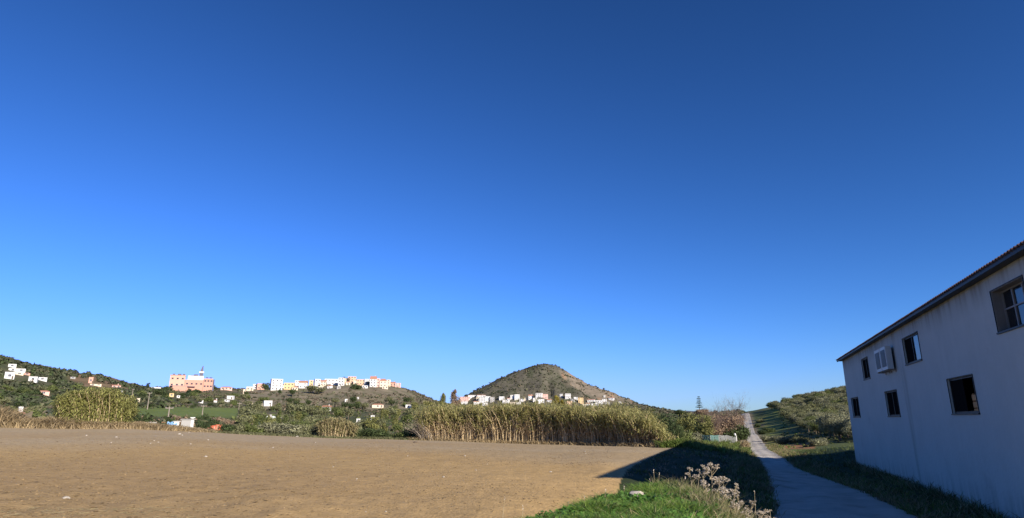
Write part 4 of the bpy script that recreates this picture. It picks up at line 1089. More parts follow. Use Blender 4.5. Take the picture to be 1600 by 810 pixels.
cm_ = [ (725,628,13,7,W_pink,'flat','pale pink block at the left end of the mountain foot houses'),
 (737,622,12,4,W_white,'flat','low white house on the upper left of the mountain foot'),
 (752,621,14,4,W_white,'gable','long white gabled house highest on the left of the mountain foot'),
 (753,630,11,9,W_white,'flat','white block in the left cluster below the long gabled house'),
 (762,628,8,8,W_white,'flat','white cube in the left cluster beside the pale green gap'),
 (769,629,7,8,W_grey,'flat','greyish house at the right of the left cluster'),
 (725,632,9,4,W_white,'flat','small white house lowest at the left end of the mountain foot'),
 (744,632,8,5,W_white,'gable','small white gabled house low in the left cluster'),
 (784,625,8,5,W_white,'flat','white house standing alone right of the left cluster'),
 (790,631,10,6,W_white,'flat','white house below the lone one right of the left cluster'),
 (801,624,7,6,W_white,'flat','white house at the left of the second cluster'),
 (808,625,8,8,W_white,'flat','tallest white house of the second cluster'),
 (801,633,8,4,W_cream,'flat','low cream house lower left in the second cluster'),
 (810,633,8,4,W_white,'flat','low white house lower right in the second cluster'),
 (829.5,624,7,7,W_white,'gable','white gabled house left of the orange earth bank'),
 (842,621,10,6,W_white,'flat','wide white house under the orange earth bank'),
 (852,623,9,6,W_pink,'flat','pinkish house under the orange earth bank'),
 (845,631,11,7,W_white,'flat','white house below the pinkish one in the middle of the mountain foot'),
 (877,621,4,5,W_white,'flat','tiny white hut right of the mustard poplars'),
 (888,624,9,8,W_white,'flat','tall white house right of the tiny hut'),
 (890,635,8,8,W_or,'flat','orange house below the tall white one'),
 (895,630,6,6,W_grey,'flat','grey house beside the orange one'),
 (908,631,8,9,W_yel,'flat','tall yellow house in the right part of the mountain foot'),
 (913,637,6,5,W_cream,'flat','small cream house below the tall yellow one'),
 (923.5,629,11,5,W_white,'gable','white gabled house upper in the right cluster'),
 (937,632,12,6,W_white,'flat','wide white house at the right of the right cluster'),
 (929,637,12,6,W_white,'flat','largest white block in the right cluster'),
 (933,641,8,3.5,W_white,'flat','low white house at the bottom of the right cluster'),
 (949,632,8,4,W_grey,'flat','pale grey house at the right end of the right cluster'),
 (731,626,6,5,W_white,'gable','small white gabled house between the pale pink block and the left cluster'),
 (747,626,6,5,W_cream,'flat','small cream house in the middle of the left cluster'),
 (758,634,8,4,W_white,'flat','low white house at the bottom of the left cluster'),
 (795,626,5,4,W_white,'gable','small white gabled house left of the second cluster'),
 (815,629,7,5,W_white,'flat','white house at the right of the second cluster'),
 (822,626,5,4,W_cream,'flat','small cream house between the second cluster and the orange bank'),
 (836,628,6,5,W_white,'flat','white cube left of the middle houses of the mountain foot'),
 (858,629,7,5,W_white,'gable','white gabled house left of the mustard poplars'),
 (900,625,6,4,W_white,'flat','small white house above the tall yellow one'),
 (919,635,6,5,W_white,'gable','small white gabled house left of the largest white block'),
 (941,637,7,4,W_cream,'flat','cream house right of the largest white block'),
 (945,628,7,4,W_white,'flat','white house above the pale grey one at the right end'),
 (945.5,621.5,3,2.5,W_white,'flat','tiny white hut high on the right flank of the mountain'),
 (955.5,625,8,4,W_white,'gable','white gabled house high on the right flank of the mountain'),
 (969.5,631,4,2.5,W_white,'flat','tiny white hut farthest right on the mountain flank')]
for i, (px, py, w, h, wm, rf, lb) in enumerate(cm_): house(px, py, w, h, wm, rf, lb, 'house', 950, 1520, [-12, 0, 8][i % 3], group=G2)
G3 = 'scattered houses on the left hill'
for (px, py, w, h, wm, rf, lb, r0, r1, rt) in [
 (5,574,13,5,W_white,'flat','topmost white house at the left edge of the left hill',500,712,0),
 (14,581,27,5,W_white,'flat','long white terrace second from the top on the left hill',480,712,0),
 (4,592,16,10,W_white,'flat','largest white villa at the left edge of the photo',450,712,0),
 (19,586,13,4,W_cream,'flat','low cream house right of the largest white villa',450,712,0),
 (31,586,10,4,W_sal,'hip','terracotta roofed house above the white villa cluster',450,712,0),
 (42,597,14,8,W_white,'flat','white villa with pinkish left side in the middle of the left hill',450,712,-10),
 (57,595,15,5,W_white,'flat','low white wing right of the pinkish sided villa',450,712,8),
 (63,617,19,7,W_pink,'hip','pink and cream villa alone on the lower left hill',300,712,0),
 (41,617,12,3,W_grey,'flat','grey low shed left of the pink and cream villa',300,712,0),
 (105,592,8,3,W_grey,'flat','small grey hut high on the left hill',450,740,0),
 (134,599,7,9,W_sal,'flat','reddish house on the brown shoulder of the left hill',450,740,0),
 (143,603,18,2.5,W_cream,'flat','long low cream house below the reddish one',450,740,0),
 (176,606,14,5,W_pink,'gable','pale pink gabled house at the right end of the left hill',450,760,10),
 (169,614,20,3.5,W_sal,'hip','long terracotta roofed house behind the large cane thicket',400,760,0),
 (185,614,5,3,W_white,'flat','tiny white hut beside the long terracotta roof',400,760,0),
 (239,607,15,3.5,W_white,'flat','low white building on the skyline right of the dark conifer',600,790,0),
 (204,630,25,7,W_cream,'flat','long white roofed farm shed right of the large cane thicket',240,500,0)]:
    house(px, py, w, h, wm, rf, lb, 'house', r0, r1, rt, group=G3)
G4 = 'scattered buildings in the valley'
for (px, py, w, h, wm, rf, lb, r0, r1, rt) in [
 (350,610,18,6,W_pink,'hip','pale pink hip roofed house right of the pink complex',700,830,0),
 (265,622,7,5,W_yel,'flat','small ochre house below the left corner of the pink complex',560,790,0),
 (276,622,5,3.5,W_white,'flat','tiny white house below the pink complex',560,790,0),
 (251,619,5,5,W_cream,'gable','small cream gabled house left below the pink complex',560,790,0),
 (312,630,8,4,W_white,'flat','white house below the right part of the pink complex',450,790,0),
 (328,626,7,3,W_grey,'flat','pale grey house right below the pink complex',450,790,0),
 (335,629,5,4.5,W_white,'gable','bright white gabled house right of the pale grey one',450,790,0),
 (357,624,10,5,W_white,'flat','white house on the slope between the pink complex and the village',450,800,-20),
 (352,628,6,3,W_white,'flat','low white wing in front of the slope house',450,800,-20),
 (418,635,13,8,W_white,'flat','bright white villa at the foot of the village hill',400,820,10),
 (408,634,6,4,W_cream,'flat','small cream house left of the bright white villa',400,820,0),
 (391,634,9,3.5,W_cream,'flat','low cream house farthest left at the foot of the village hill',400,820,0),
 (509,643,13,9,W_white,'gable','white gabled house with a dark left side among the valley trees',400,700,-18),
 (540,628,4,4,W_white,'flat','tiny white hut on the village hill slope',600,860,0),
 (558,624,3,3,W_white,'flat','tiniest white hut high on the village hill slope',600,870,0),
 (590,638,18,7,W_cream,'hip','wide terracotta roofed villa below the right part of the village',450,800,0),
 (638,638,9,5,W_white,'flat','lone white house at the right foot of the village hill',500,850,0),
 (561,661,6,6,W_white,'flat','small white hut among the valley trees, nearer one',150,400,0),
 (583,656,6,6,W_white,'flat','small white hut among the valley trees, farther one',200,450,0),
 (473,662,6,4,W_grey,'flat','small pale hut among the valley trees left of the cane clump',150,400,0),
 (34,657,14,13,W_white,'gable','white farm shed behind the brown bush at the left edge',75,160,15),
 (22,657,9,11,W_grey,'flat','grey lean-to left of the white farm shed',75,160,0)]:
    house(px, py, w, h, wm, rf, lb, 'house', r0, r1, rt, group=G4)
# greenhouses: low white tunnels
M_poly = mat('greenhouse_sheet', (.62, .66, .64), .12, .5, .5, .02, 3)
for px, py, w, lb in ((424,654,16,'pale arched greenhouse in the valley, left one'), (440,655,10,'pale arched greenhouse in the valley, right one')):
    x, y, z = hit(px, py, 200, 500); m = mpp(x, y, z); t = empty('greenhouse', (x, y, z), -math.atan2(x, y)); w = w * m; b = MB(); L = 14
    for s, e in ((-.5, 0), (0, .5)):
        N_ = 8; c = (s + e) / 2 * w; rr = w * .25
        for k in range(N_):
            a0, a1 = math.pi * k / N_, math.pi * (k + 1) / N_
            b.quad((c - rr * math.cos(a0), 0, rr * .9 * math.sin(a0)), (c - rr * math.cos(a1), 0, rr * .9 * math.sin(a1)), (c - rr * math.cos(a1), L, rr * .9 * math.sin(a1)), (c - rr * math.cos(a0), L, rr * .9 * math.sin(a0)))
        b.poly([(c - rr * math.cos(math.pi * k / N_), .0, rr * .9 * math.sin(math.pi * k / N_)) for k in range(N_ + 1)])
    b.build('cover', M_poly, t); f = MB(); f.box(-.6, .6, -.08, -.02, 0, 1.9); f.build('door', W_grey, t)
    tag(t, lb, 'greenhouse', 'greenhouses in the valley')

# the pink complex
x, y, z = hit(293, 612, 700, 795); m = mpp(x, y, z); a = math.atan2(x, y)
t = empty('pink_complex', (x, y, z), -a)
def blk(nm, p0, p1, q0, q1, y0, d, mt, rows=0, cols=0):      # photo sized block: columns p0..p1, heights by rows q0 (bottom) .. q1 (top)
    b = MB(); X0, X1, Z0_, Z1 = (p0 - 293) * m * .875, (p1 - 293) * m * .875, (612 - q0) * m, (612 - q1) * m
    b.box(X0, X1, y0, y0 + d, Z0_, Z1); o = b.build(nm, mt, t)
    g = MB(); g.box(-.9, .9, -.06, .04, 0, 1.5); gm = g.mesh('window', M_win)
    for r_ in range(rows):
        for c in range(cols):
            link('window', gm, o, (X0 + (X1 - X0) * (c + .5) / cols, y0, Z0_ + (Z1 - Z0_) * (r_ + .4) / rows))
    return o
W_pk = pm('complex_pink', (.53, .29, .21)); W_pk2 = pm('complex_peach', (.60, .37, .27)); W_dk = mat('slate_cladding', (.09, .09, .13), .1, .5, .6); W_pw = pm('complex_pale', (.72, .66, .58))
blk('left_wing', 259, 283, 616, 588, 0, 22, W_pk2, 3, 3)
blk('main_wing', 283, 313, 618, 594, -1, 24, W_pk, 2, 4)
blk('upper_gallery', 287, 312, 594, 587.6, 1, 18, W_pw, 0, 7)
blk('right_wing', 313, 328, 616, 591.5, -2, 24, W_pk, 3, 3)
blk('dark_end_block', 328.2, 330.6, 612, 592.5, 0, 14, W_dk)  # narrow dark block at the right end of the complex
blk('terrace_wall', 265, 288, 622, 604.5, -8, 7.9, W_pk, 1, 5)
blk('roof_parapet', 258.6, 283.3, 588, 587.2, -.4, 22.8, W_sal)
for p0, p1 in ((262, 266), (270, 276), (278, 282), (296, 303), (316, 320), (322, 326.5)):
    blk('roof_plant', p0, p1, 590 if p0 > 310 else 588, (590 if p0 > 310 else 586) - 1.2, 5, 4, W_dk)
blk('roof_plant', 291, 300, 587.6, 586.4, 5, 5, W_dk)
for (p0, p1, q) in ((261, 289, 603.6), (283, 300, 604.2)): blk('balcony', p0, p1, q + .7, q, -3.5, 3.4, W_dk)
tag(t, 'large pink flat topped complex with pale upper gallery, left of the village', 'building')
x2, y2 = x + math.sin(a) * 12 + math.cos(a) * 13 * m, y + math.cos(a) * 12 - math.sin(a) * 13 * m
t2 = empty('tower', (x2, y2, z), -a); b = MB()
b.prism([(-1.8, -1.8), (1.8, -1.8), (1.8, 1.8), (-1.8, 1.8)], 0, 30 * m); b.build('shaft', W_dk, t2)
b = MB(); b.prism([(-2.3, -2.3), (2.3, -2.3), (2.3, 2.3), (-2.3, 2.3)], 30 * m + .01, 32.3 * m); b.build('bell_stage', W_pw, t2)
b = MB(); s0, s1, z0_, z1_ = 1.6, .5, 32.3 * m + .01, 41.5 * m
p = [(-s0,-s0,z0_),(s0,-s0,z0_),(s0,s0,z0_),(-s0,s0,z0_)]; q = [(-s1+.8,-s1,z1_),(s1+.8,-s1,z1_),(s1+.8,s1,z1_),(-s1+.8,s1,z1_)]
for i in range(4): b.quad(p[i], p[(i+1)%4], q[(i+1)%4], q[i])
b.poly(q); b.build('spire', W_dk, t2)
tag(t2, 'slim dark tower with a pale middle rising behind the pink complex', 'tower')

# sheds, tarpaulin and debris at the left far edge of the field
def at_edge(px, off): 
    a = sight(px, 670)[0]; r = np.interp(a, EDGE_AZ, EDGE_R) + off; return math.sin(a) * r, math.cos(a) * r, a
x, y, a = at_edge(268, 9); zz = hz(x, y); m = mpp(x, y, zz); t = empty('tarpaulin_shelter', (x, y, zz), -a); w = 14 * m; top = EYE + math.hypot(x, y) * sight(268, 658.5)[1] - zz
b = MB()
N_ = 8; P = [(-w/2 + w * k / N_, .35 * math.sin(k * 1.3) * .3, top * (.9 + .1 * math.sin(k * 2.1))) for k in range(N_ + 1)]
for k in range(N_):
    (xa, ya, za), (xb, yb, zb) = P[k], P[k + 1]; b.quad((xa, ya - .5, za * .25), (xb, yb - .5, zb * .25), (xb, yb, zb), (xa, ya, za)); b.quad((xa, ya, za), (xb, yb, zb), (xb, 2.2, zb * .8), (xa, 2.2, za * .8))
b.build('sheet', M_blue, t)
for xx in (-w/2, w/2): c = MB(); c.tube([(xx, .1, -.3), (xx, .1, top)], .05, 6); c.build('post', M_bark, t)
tag(t, 'light blue tarpaulin shelter at the far edge of the field', 'shelter')
for (px, w, pyt, wm, rf, lb) in ((279, 8, 659, W_white, 'flat', 'small white shed touching the blue tarpaulin'), (296, 20, 656, W_grey, 'flat', 'long pale grey shed right of the blue tarpaulin'), (303, 4, 653.5, W_white, 'flat', 'narrow white hut at the right end of the grey shed')):
    x, y, a = at_edge(px, 10); zz = hz(x, y); m = mpp(x, y, zz); tp = EYE + math.hypot(x, y) * sight(px, pyt)[1]
    house(px, pix_of(x, y, zz)[1], w, (tp - zz) / m, wm, rf, lb, 'shed', math.hypot(x, y) - 1.5, math.hypot(x, y) + 1.5, name='shed', storeys=1, dep=.4, win=False)
for (px, w, pyt, mt, lb) in ((233, 17, 661, W_white, 'low white boundary wall left of the blue tarpaulin'), (251, 10, 660, R_terra, 'heap of orange bricks behind the white boundary wall')):
    x, y, a = at_edge(px, 7); zz = hz(x, y); m = mpp(x, y, zz); tp = EYE + math.hypot(x, y) * sight(px, pyt)[1] - zz; t = empty('boundary_wall' if mt is W_white else 'brick_heap', (x, y, zz), -a)
    b = MB()
    if mt is W_white:
        b.box(-w/2*m, w/2*m, 0, .25, -.3, tp); b.build('wall', mt, t); c = MB(); c.box(-w/2*m - .04, w/2*m + .04, -.04, .29, tp, tp + .07); c.build('coping', W_grey, t)
    else:
        for k in range(40): 
            q = rp.uniform(-w/2*m, w/2*m); hh = (1 - abs(q) / (w/2*m)) * tp * rp.random(); b = MB(); b.box(q, q + .28, rp.uniform(0, .5), .6, hh, hh + .13); b.build('brick', mt, t)
    tag(t, lb, 'wall' if mt is W_white else 'heap')
x, y, a = at_edge(331, 2.2); zz = hz(x, y); m = mpp(x, y, zz); t = empty('debris_heap', (x, y, zz), -a)
for k in range(16):
    q = rp.uniform(-8, 8) * m; b = MB(); s = rp.uniform(.25, .7); b.prism([(q, 0), (q + s, .1), (q + s * 1.3, s), (q - .1, s * .8)], -.1, rp.uniform(.15, .65)); b.build('board' if k % 2 else 'rubble', [R_red, R_terra, W_sal][k % 3], t)
tag(t, 'heap of red and orange debris at the far edge of the field', 'debris')

# utility poles
for (px, py, h, r0, r1, lb) in ((203, 628, 20, 200, 500, 'pale utility pole above the long farm shed'), (264.5, 656, 20, 90, 300, 'utility pole behind the blue tarpaulin'), (373, 655, 25, 150, 400, 'utility pole with crossarm right of the meadow'), (230, 640, 26, 300, 600, 'thin utility pole on the slope left of the meadow'), (317, 650, 16, 200, 400, 'short pale pole standing in the meadow')):
    x, y, z = hit(px, py, r0, r1); m = mpp(x, y, z); t = empty('utility_pole', (x, y, z), -math.atan2(x, y)); hh = h * m
    b = MB(); b.tube([(0, 0, -.5), (0, 0, hh)], [.16 + .0003 * math.hypot(x, y), .11], 7); b.build('pole', M_palebark, t)
    b = MB(); b.box(-.9, .9, -.08, .08, hh - .5, hh - .3); b.build('crossarm', M_palebark, t)
    for q in (-.8, 0, .8): b = MB(); b.tube([(q, 0, hh - .3), (q, 0, hh - .05)], .06, 6); b.build('insulator', W_grey, t)
    tag(t, lb, 'utility pole', 'utility poles in the valley')

# netting fence, white post beside the track
M_net = mat('green_netting', (.09, .16, .14), .35, 2.5, .7, .02, 5); M_net2 = mat('grey_netting', (.17, .175, .165), .3, 2.5, .7)
pts = [hit(p, q, 55, 110) for p, q in ((1094, 692), (1106, 692.5), (1119, 692), (1132, 692), (1147, 691.5))]
t = empty('netting_fence', pts[0]); O = Vector(pts[0])
for i, p in enumerate(pts):
    b = MB(); d = Vector(p) - O; b.tube([tuple(d + Vector((0, 0, -.3))), tuple(d + Vector((0, 0, .75)))], .035, 6); b.build('post', M_palebark, t)
for i in range(len(pts) - 1):
    a_, c_ = Vector(pts[i]) - O, Vector(pts[i + 1]) - O; V = []; F = []; N_ = 16; Mv = 8
    for u in range(N_ + 1):
        for v in range(Mv + 1):
            p = a_.lerp(c_, u / N_); s = .03 * math.sin(u * 1.9 + i) + .02 * math.sin(v * 2 + u); V.append((p.x, p.y - .05 + s, p.z - .05 + (.92 - .05 * math.sin(math.pi * u / N_)) * v / Mv))
    for u in range(N_):
        for v in range(Mv):
            if rp.random() < .07: continue
            q = u * (Mv + 1) + v; F.append((q, q + Mv + 1, q + Mv + 2, q + 1))
    me = bpy.data.meshes.new('net_panel'); me.from_pydata(V, [], F); me.materials.append(M_net if i in (0, 1) else M_net2); me.update(); link('net_panel', me, t)
tag(t, 'low sagging fence of green and grey netting beside the weeds left of the track', 'fence')
x, y, z = hit(1146.5, 692.5, 55, 110); m = mpp(x, y, z); t = empty('white_post', (x, y, z)); b = MB(); b.tube([(0, 0, -.2), (0, 0, 11 * m)], .075, 8); b.build('post', W_white, t); b = MB()
for k in range(6):
    pass
b.tube([(-.08, 0, 11 * m), (-.16, 0, 11 * m + .12), (-.18, 0, 11 * m + .26), (-.14, 0, 11 * m + .38)], [.10, .17, .16, .07], 10); b.build('cap', W_white, t, smooth=True)
tag(t, 'white post with a rounded white top beside the track', 'post')
# ------------------------------------------------------------------ foreground
# green grass on the bank
def in_bank(n, grow=.25, rg=rng):
    out = []
    while sum(map(len, out)) < n:
        x = rg.uniform(-4, 5.2, 40000); y = rg.uniform(6.0, 15.2, 40000); s = poly_sd(BANK, x, y); k = (s < grow * rg.random(40000) + .1 * fbm(x * 2, y * 2)); out.append(np.stack([x[k], y[k]], -1))
    P = np.vstack(out)[:n]; return np.stack([P[:, 0], P[:, 1], height(P[:, 0], P[:, 1]) - .015], -1)
G_a = mat('grass_blade', (.075, .165, .026), .3, 1.6, .6, isl=.4, trans=.25, spec=.3, detail=3); G_b = mat('grass_blade_yellow', (.16, .235, .04), .3, 1.6, .6, isl=.35, trans=.25, detail=3); G_dry = mat('dry_blade', (.30, .26, .14), .25, 2, .7, isl=.35, trans=.2, detail=3)
G_weed = mat('clover_leaf', (.075, .16, .025), .25, 2, .6, isl=.35, trans=.2, detail=3)
SITES = [(*hit(988, 783, 7, 16)[:2], .30), (*hit(1043, 781, 7, 16)[:2], .12)]
P = in_bank(15000); right = sstep(2.2, 3.6, P[:, 0] + .3 * rng.normal(size=len(P)))
for _x, _y, _s in SITES: P = P[~((np.hypot(P[:, 0] - _x, P[:, 1] - _y) < _s) | ((np.abs(P[:, 0] - _x) < _s * .8) & (P[:, 1] < _y) & (P[:, 1] > _y - 1.1)))]
right = sstep(2.2, 3.6, P[:, 0] + .3 * rng.normal(size=len(P)))
den = fbm(P[:, 0] * 1.5, P[:, 1] * 1.5, 3)
sel = right < .6 + .4 * rng.random(len(P)); Pg = P[sel]; Pd = P[~sel]
h = .10 + .16 * np.clip(.5 + den[sel] * 1.8, 0, 1)
V1, F1 = tufts(Pg, h, 6, .012, .03, lean=.45)
k = len(F1); mi = (np.repeat(rng.random(len(Pg)) < .35 + den[sel], 6)).astype(int); mi[rng.random(len(mi)) < .07] = 2; mi = np.r_[mi, mi]
o = link('grass', npmesh('grass', V1, F1, [G_a, G_b, G_dry], mi)); tag(o, 'short bright green grass on the near bank', kind='stuff')
V2, F2 = leaves(np.c_[in_bank(1)[0]].T, np.array([[1, 1, 1.]]), 1, .1)
Pw = in_bank(9000, .1); Pw = Pw[Pw[:, 0] < 2.9 + .4 * rng.normal(size=len(Pw))]
n = len(Pw); nn = rng.normal(size=(n, 3)) * .45 + [0, -.2, 1]; nn /= np.linalg.norm(nn, axis=1)[:, None]; a_ = np.cross(nn, rng.normal(size=(n, 3))); a_ /= np.linalg.norm(a_, axis=1)[:, None]; b_ = np.cross(nn, a_)
s = (.022 + .03 * rng.random(n))[:, None]; c = Pw + np.array([0, 0, 1]) * (.04 + .12 * rng.random(n))[:, None]
V = np.stack([c - a_ * s, c - b_ * s * .8, c + a_ * s, c + b_ * s * .8], 1).reshape(-1, 3)
tag(link('clover', npmesh('clover', V, np.arange(n * 4).reshape(-1, 4), G_weed)), 'broad leaved weeds low in the green grass', kind='stuff')
# long half dry grass on the right shoulder of the bank
Pr = in_bank(7500, 1.0); Pr = Pr[Pr[:, 0] > 2.0 + .105 * (15.2 - Pr[:, 1]) ** 1 + 1.0 * sstep(12.0, 14, Pr[:, 1]) + .3 * rng.normal(size=len(Pr))]
V3, F3 = tufts(Pr, .12 + .26 * rng.random(len(Pr)) ** 1.5 * sstep(2.4, 3.6, Pr[:, 0]), 5, .009, .05, lean=.35); mi = np.repeat(rng.random(len(Pr)) < .55, 5).astype(int); mi = np.r_[mi, mi]
tag(link('long_grass', npmesh('long_grass', V3, F3, [mat('grass_blade_olive', (.15, .155, .055), .3, 2, .7, isl=.35, trans=.2, detail=3), G_dry], mi)), 'long half dry grass on the right shoulder of the bank', kind='stuff')
# verge weeds of the track, weeds at the foot of the building wall
def strip(n, f, h, npr, w, mats, name, label, lean=.45):
    P = f(n); V, F = tufts(P, h if np.isscalar(h) else h[:len(P)], npr, w, .08, lean=lean); mi = np.repeat(rng.integers(0, len(mats), len(P)), npr); mi = np.r_[mi, mi]
    tag(link(name, npmesh(name, V, F, mats, mi)), label, kind='stuff')
def verge(side_, w0, w1, r0, r1):
    def f(n):
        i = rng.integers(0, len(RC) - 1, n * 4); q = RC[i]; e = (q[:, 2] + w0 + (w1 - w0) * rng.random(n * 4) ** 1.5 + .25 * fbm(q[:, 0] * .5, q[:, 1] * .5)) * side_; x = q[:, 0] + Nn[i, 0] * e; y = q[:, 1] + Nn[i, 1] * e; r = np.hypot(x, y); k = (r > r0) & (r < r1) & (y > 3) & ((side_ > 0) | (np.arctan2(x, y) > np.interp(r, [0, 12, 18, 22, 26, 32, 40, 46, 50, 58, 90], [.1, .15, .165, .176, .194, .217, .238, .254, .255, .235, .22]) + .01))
        x, y = x[k][:n], y[k][:n]; return np.stack([x, y, height(x, y) - .02], -1)
    return f
V_mats = [L_green, L_tan, L_bright, L_tan]
strip(3000, verge(-1, 0, 1.6, 8, 75), .22, 6, .022, V_mats, 'verge_weeds', 'weeds along the left verge of the track')
strip(2600, verge(1, -.1, 1.3, 14, 90), .25, 6, .022, V_mats, 'verge_weeds', 'weeds along the right verge of the track')
strip(1300, verge(1, 1.2, 9, 14, 60), .22, 6, .03, [L_green, L_dark], 'verge_grass', 'dark grass between the track and the farm building')
strip(2200, verge(-1, 1.0, 7, 20, 56), .16, 6, .03, [L_green, L_dark, L_brown], 'verge_grass', 'low grass between the track and the ploughed field')  # dark tufts covering the ground where the building's shade falls
def smp_wp(n):
    px = rng.uniform(1058, 1166, n * 3); py = rng.uniform(690, 713, n * 3); P = []
    for a_, b_ in zip(px[:n], py[:n]):
        if b_ > np.interp(a_, [1058, 1090, 1166], [699, 704, 716]): continue
        P.append(hit(a_, b_, 38, 100))
    return np.array(P)
strip(600, smp_wp, .42, 12, .05, [L_bright, L_green, L_bright, L_light], 'green_weeds', 'bright green weeds in front of the netting fence', .6)
def wallfoot(n):
    s = rng.uniform(-.3, NEAR, n); o = .04 + .55 * rng.random(n) ** 1.6; x = AX - UX * s - UY * o; y = AY - UY * s + UX * o; return np.stack([x, y, height(x, y) - .03], -1)
strip(1100, wallfoot, .10 + .38 * rng.random(1100) ** 3, 7, .025, [L_green, L_dark, L_tan], 'wall_foot_weeds', 'uneven weeds along the foot of the farm building wall', .4)

# dried umbel plants
M_stem = mat('dry_stem', (.36, .29, .17), .2, 8, .8, isl=.2); M_head = mat('seed_head', (.62, .54, .43), .2, 9, .85, isl=.3, trans=.15); M_head2 = mat('brown_seed_head', (.28, .20, .13), .2, 9, .85, isl=.3)
heads = []
for v in range(4):
    rg = np.random.default_rng(50 + v); n = 34; d = rg.normal(size=(n, 3)); d[:, 2] = np.abs(d[:, 2]) * .5 + .15; d /= np.linalg.norm(d, axis=1)[:, None]
    e = d * (.045 + .02 * rg.random((n, 1))); V, F = sticks(np.zeros((n, 3)), e, .0016); V2, F2 = leaves(e, np.full((n, 3), .008), n * 3, .017, rg=rg)
    heads.append(cat_mesh('seed_head', [(V, F, 1), (V2, F2, 0)], [M_head, M_stem])); 
def umbel(px, py_base, h, nh, label, tilt, seed, y=None, hs=1.0):
    rg = random.Random(seed); az_, s_, d_ = sight(px, 780)
    r = y; x_, y_ = d_[0] * r, d_[1] * r; z_ = hz(x_, y_)
    t = empty('dried_flower', (x_, y_, z_ - .02), rg.random() * 6.28 * 0)
    b = MB(); top = (tilt * h, rg.uniform(-.08, .08) * h, h); b.tube([(0, 0, 0), (tilt * h * .35, 0, h * .5), top], [.007, .005, .003], 5); b.build('stem', M_stem, t)
    for k in range(nh + 2):
        f = rg.uniform(.45, .85); p0 = (tilt * h * f * f, 0, h * f); a = rg.random() * 6.28; L = h * rg.uniform(.14, .30); p1 = (p0[0] + math.cos(a) * L * .7, p0[1] + math.sin(a) * L * .7, p0[2] + L * .75) if k else top
        if k: b = MB(); b.tube([p0, ((p0[0] + p1[0]) / 2 + .01, (p0[1] + p1[1]) / 2, (p0[2] * .45 + p1[2] * .55)), p1], [.004, .003, .002], 5); b.build('branch', M_stem, t)
        o = link('seed_head', heads[rg.randrange(4)], t, p1, (rg.uniform(-.5, .5), rg.uniform(-.5, .5), a)); s = hs * rg.uniform(.7, 1.25); o.scale = (s, s, s)
    return tag(t, label, 'dried flower', 'dried flowers on the right shoulder of the bank')
UL = [(1083,.52,3,12.9,-.05,'leftmost dried flower stalk, with a single round pale head'),(1100,.62,5,13.0,.05,'dried flower with fluffy pale heads left of the tallest one'),(1113,.76,6,13.1,.06,'tallest dried flower with a crown of pale heads'),
 (1122,.56,5,12.6,.12,'dried flower leaning right just below the tallest one'),(1131,.62,5,13.0,.02,'dried flower in the middle of the row, right of the tallest one'),(1106,.38,4,12.0,-.1,'short dried flower low in front of the tallest one'),
 (1128,.40,5,12.0,.1,'short bushy dried flower low in the middle of the row'),(1143,.60,6,12.8,.16,'dried flower leaning right with a long pale drooping head'),(1152,.50,5,12.5,.05,'pale headed dried flower right of the drooping one'),
 (1146,.34,4,11.8,0,'short dried flower at the bottom edge below the drooping one'),(1162,.32,4,12.0,.1,'short dark dried flower left of the gap'),(1172,.50,4,12.6,.03,'dried flower with small heads just right of the gap'),(1178,.38,3,12.0,.2,'thin leaning dried flower near the right end'),
 (1188,.44,4,12.4,-.03,'greyish dried flower second from the right end'),(1200,.55,4,12.8,.04,'upright dried flower second tallest near the right end'),(1210,.46,4,12.6,.1,'last dried flower on the right, dark against the shaded track')]
for i, (px, h, nh, y_, tl, lb) in enumerate(UL): umbel(px, 0, h, nh, lb, tl, i, y_, hs=.85 if px < 1165 else .62)
# thin pale grass stems
GS = [(1024,.40,14.2,.0,'tallest thin weed stem standing against the building shadow'),(1030,.33,14.2,.1,'thin weed stem just right of the tallest one against the shadow'),(1019,.26,14.1,-.1,'short thin weed stem left of the tallest one against the shadow'),
 (785,.46,10.2,.08,'pale bent grass stem leftmost on the field'),(815,.40,9.6,.05,'pale grass stem second from the left'),(889,.24,10.4,-.03,'pale grass stem at the left edge of the green bank'),(911,.26,10.6,.1,'pale grass stem leaning right on the left part of the bank'),(944,.28,11.2,.12,'pale grass stem left of the white stone'),
 (976,.26,12.6,.0,'short straight grass stem behind the white stone'),(1060,.42,12.0,.35,'long pale grass stem leaning far right over the bank'),(1090,.50,12.4,.15,'long pale grass stem in front of the leftmost dried flower'),(1178,.75,13.0,.03,'tallest hair thin stem near the right end of the bank')]
for i, (px, h, y_, tl, lb) in enumerate(GS):
    az_, s_, d_ = sight(px, 780); x_, y2_ = d_[0] * y_, d_[1] * y_; t = empty('grass_stem', (x_, y2_, hz(x_, y2_) - .02)); b = MB()
    b.tube([(0, 0, 0), (tl * h * .3, 0, h * .5), (tl * h, 0, h)], [.005, .004, .002], 5); b.build('stem', M_stem, t)
    V, F = leaves([(tl * h, 0, h)], [(.008, .008, .04)], 12, .018, rg=rng); link('ear', npmesh('ear', V, F, M_head), t)
    if i < 3:
        V, F = tufts(np.array([[0, 0, h * .2]]), h * .6, 10, .006, .02, lean=.5); link('side_shoots', npmesh('side_shoots', V, F, G_dry), t)
    tag(t, lb, 'grass stem', 'thin grass stems in the foreground')
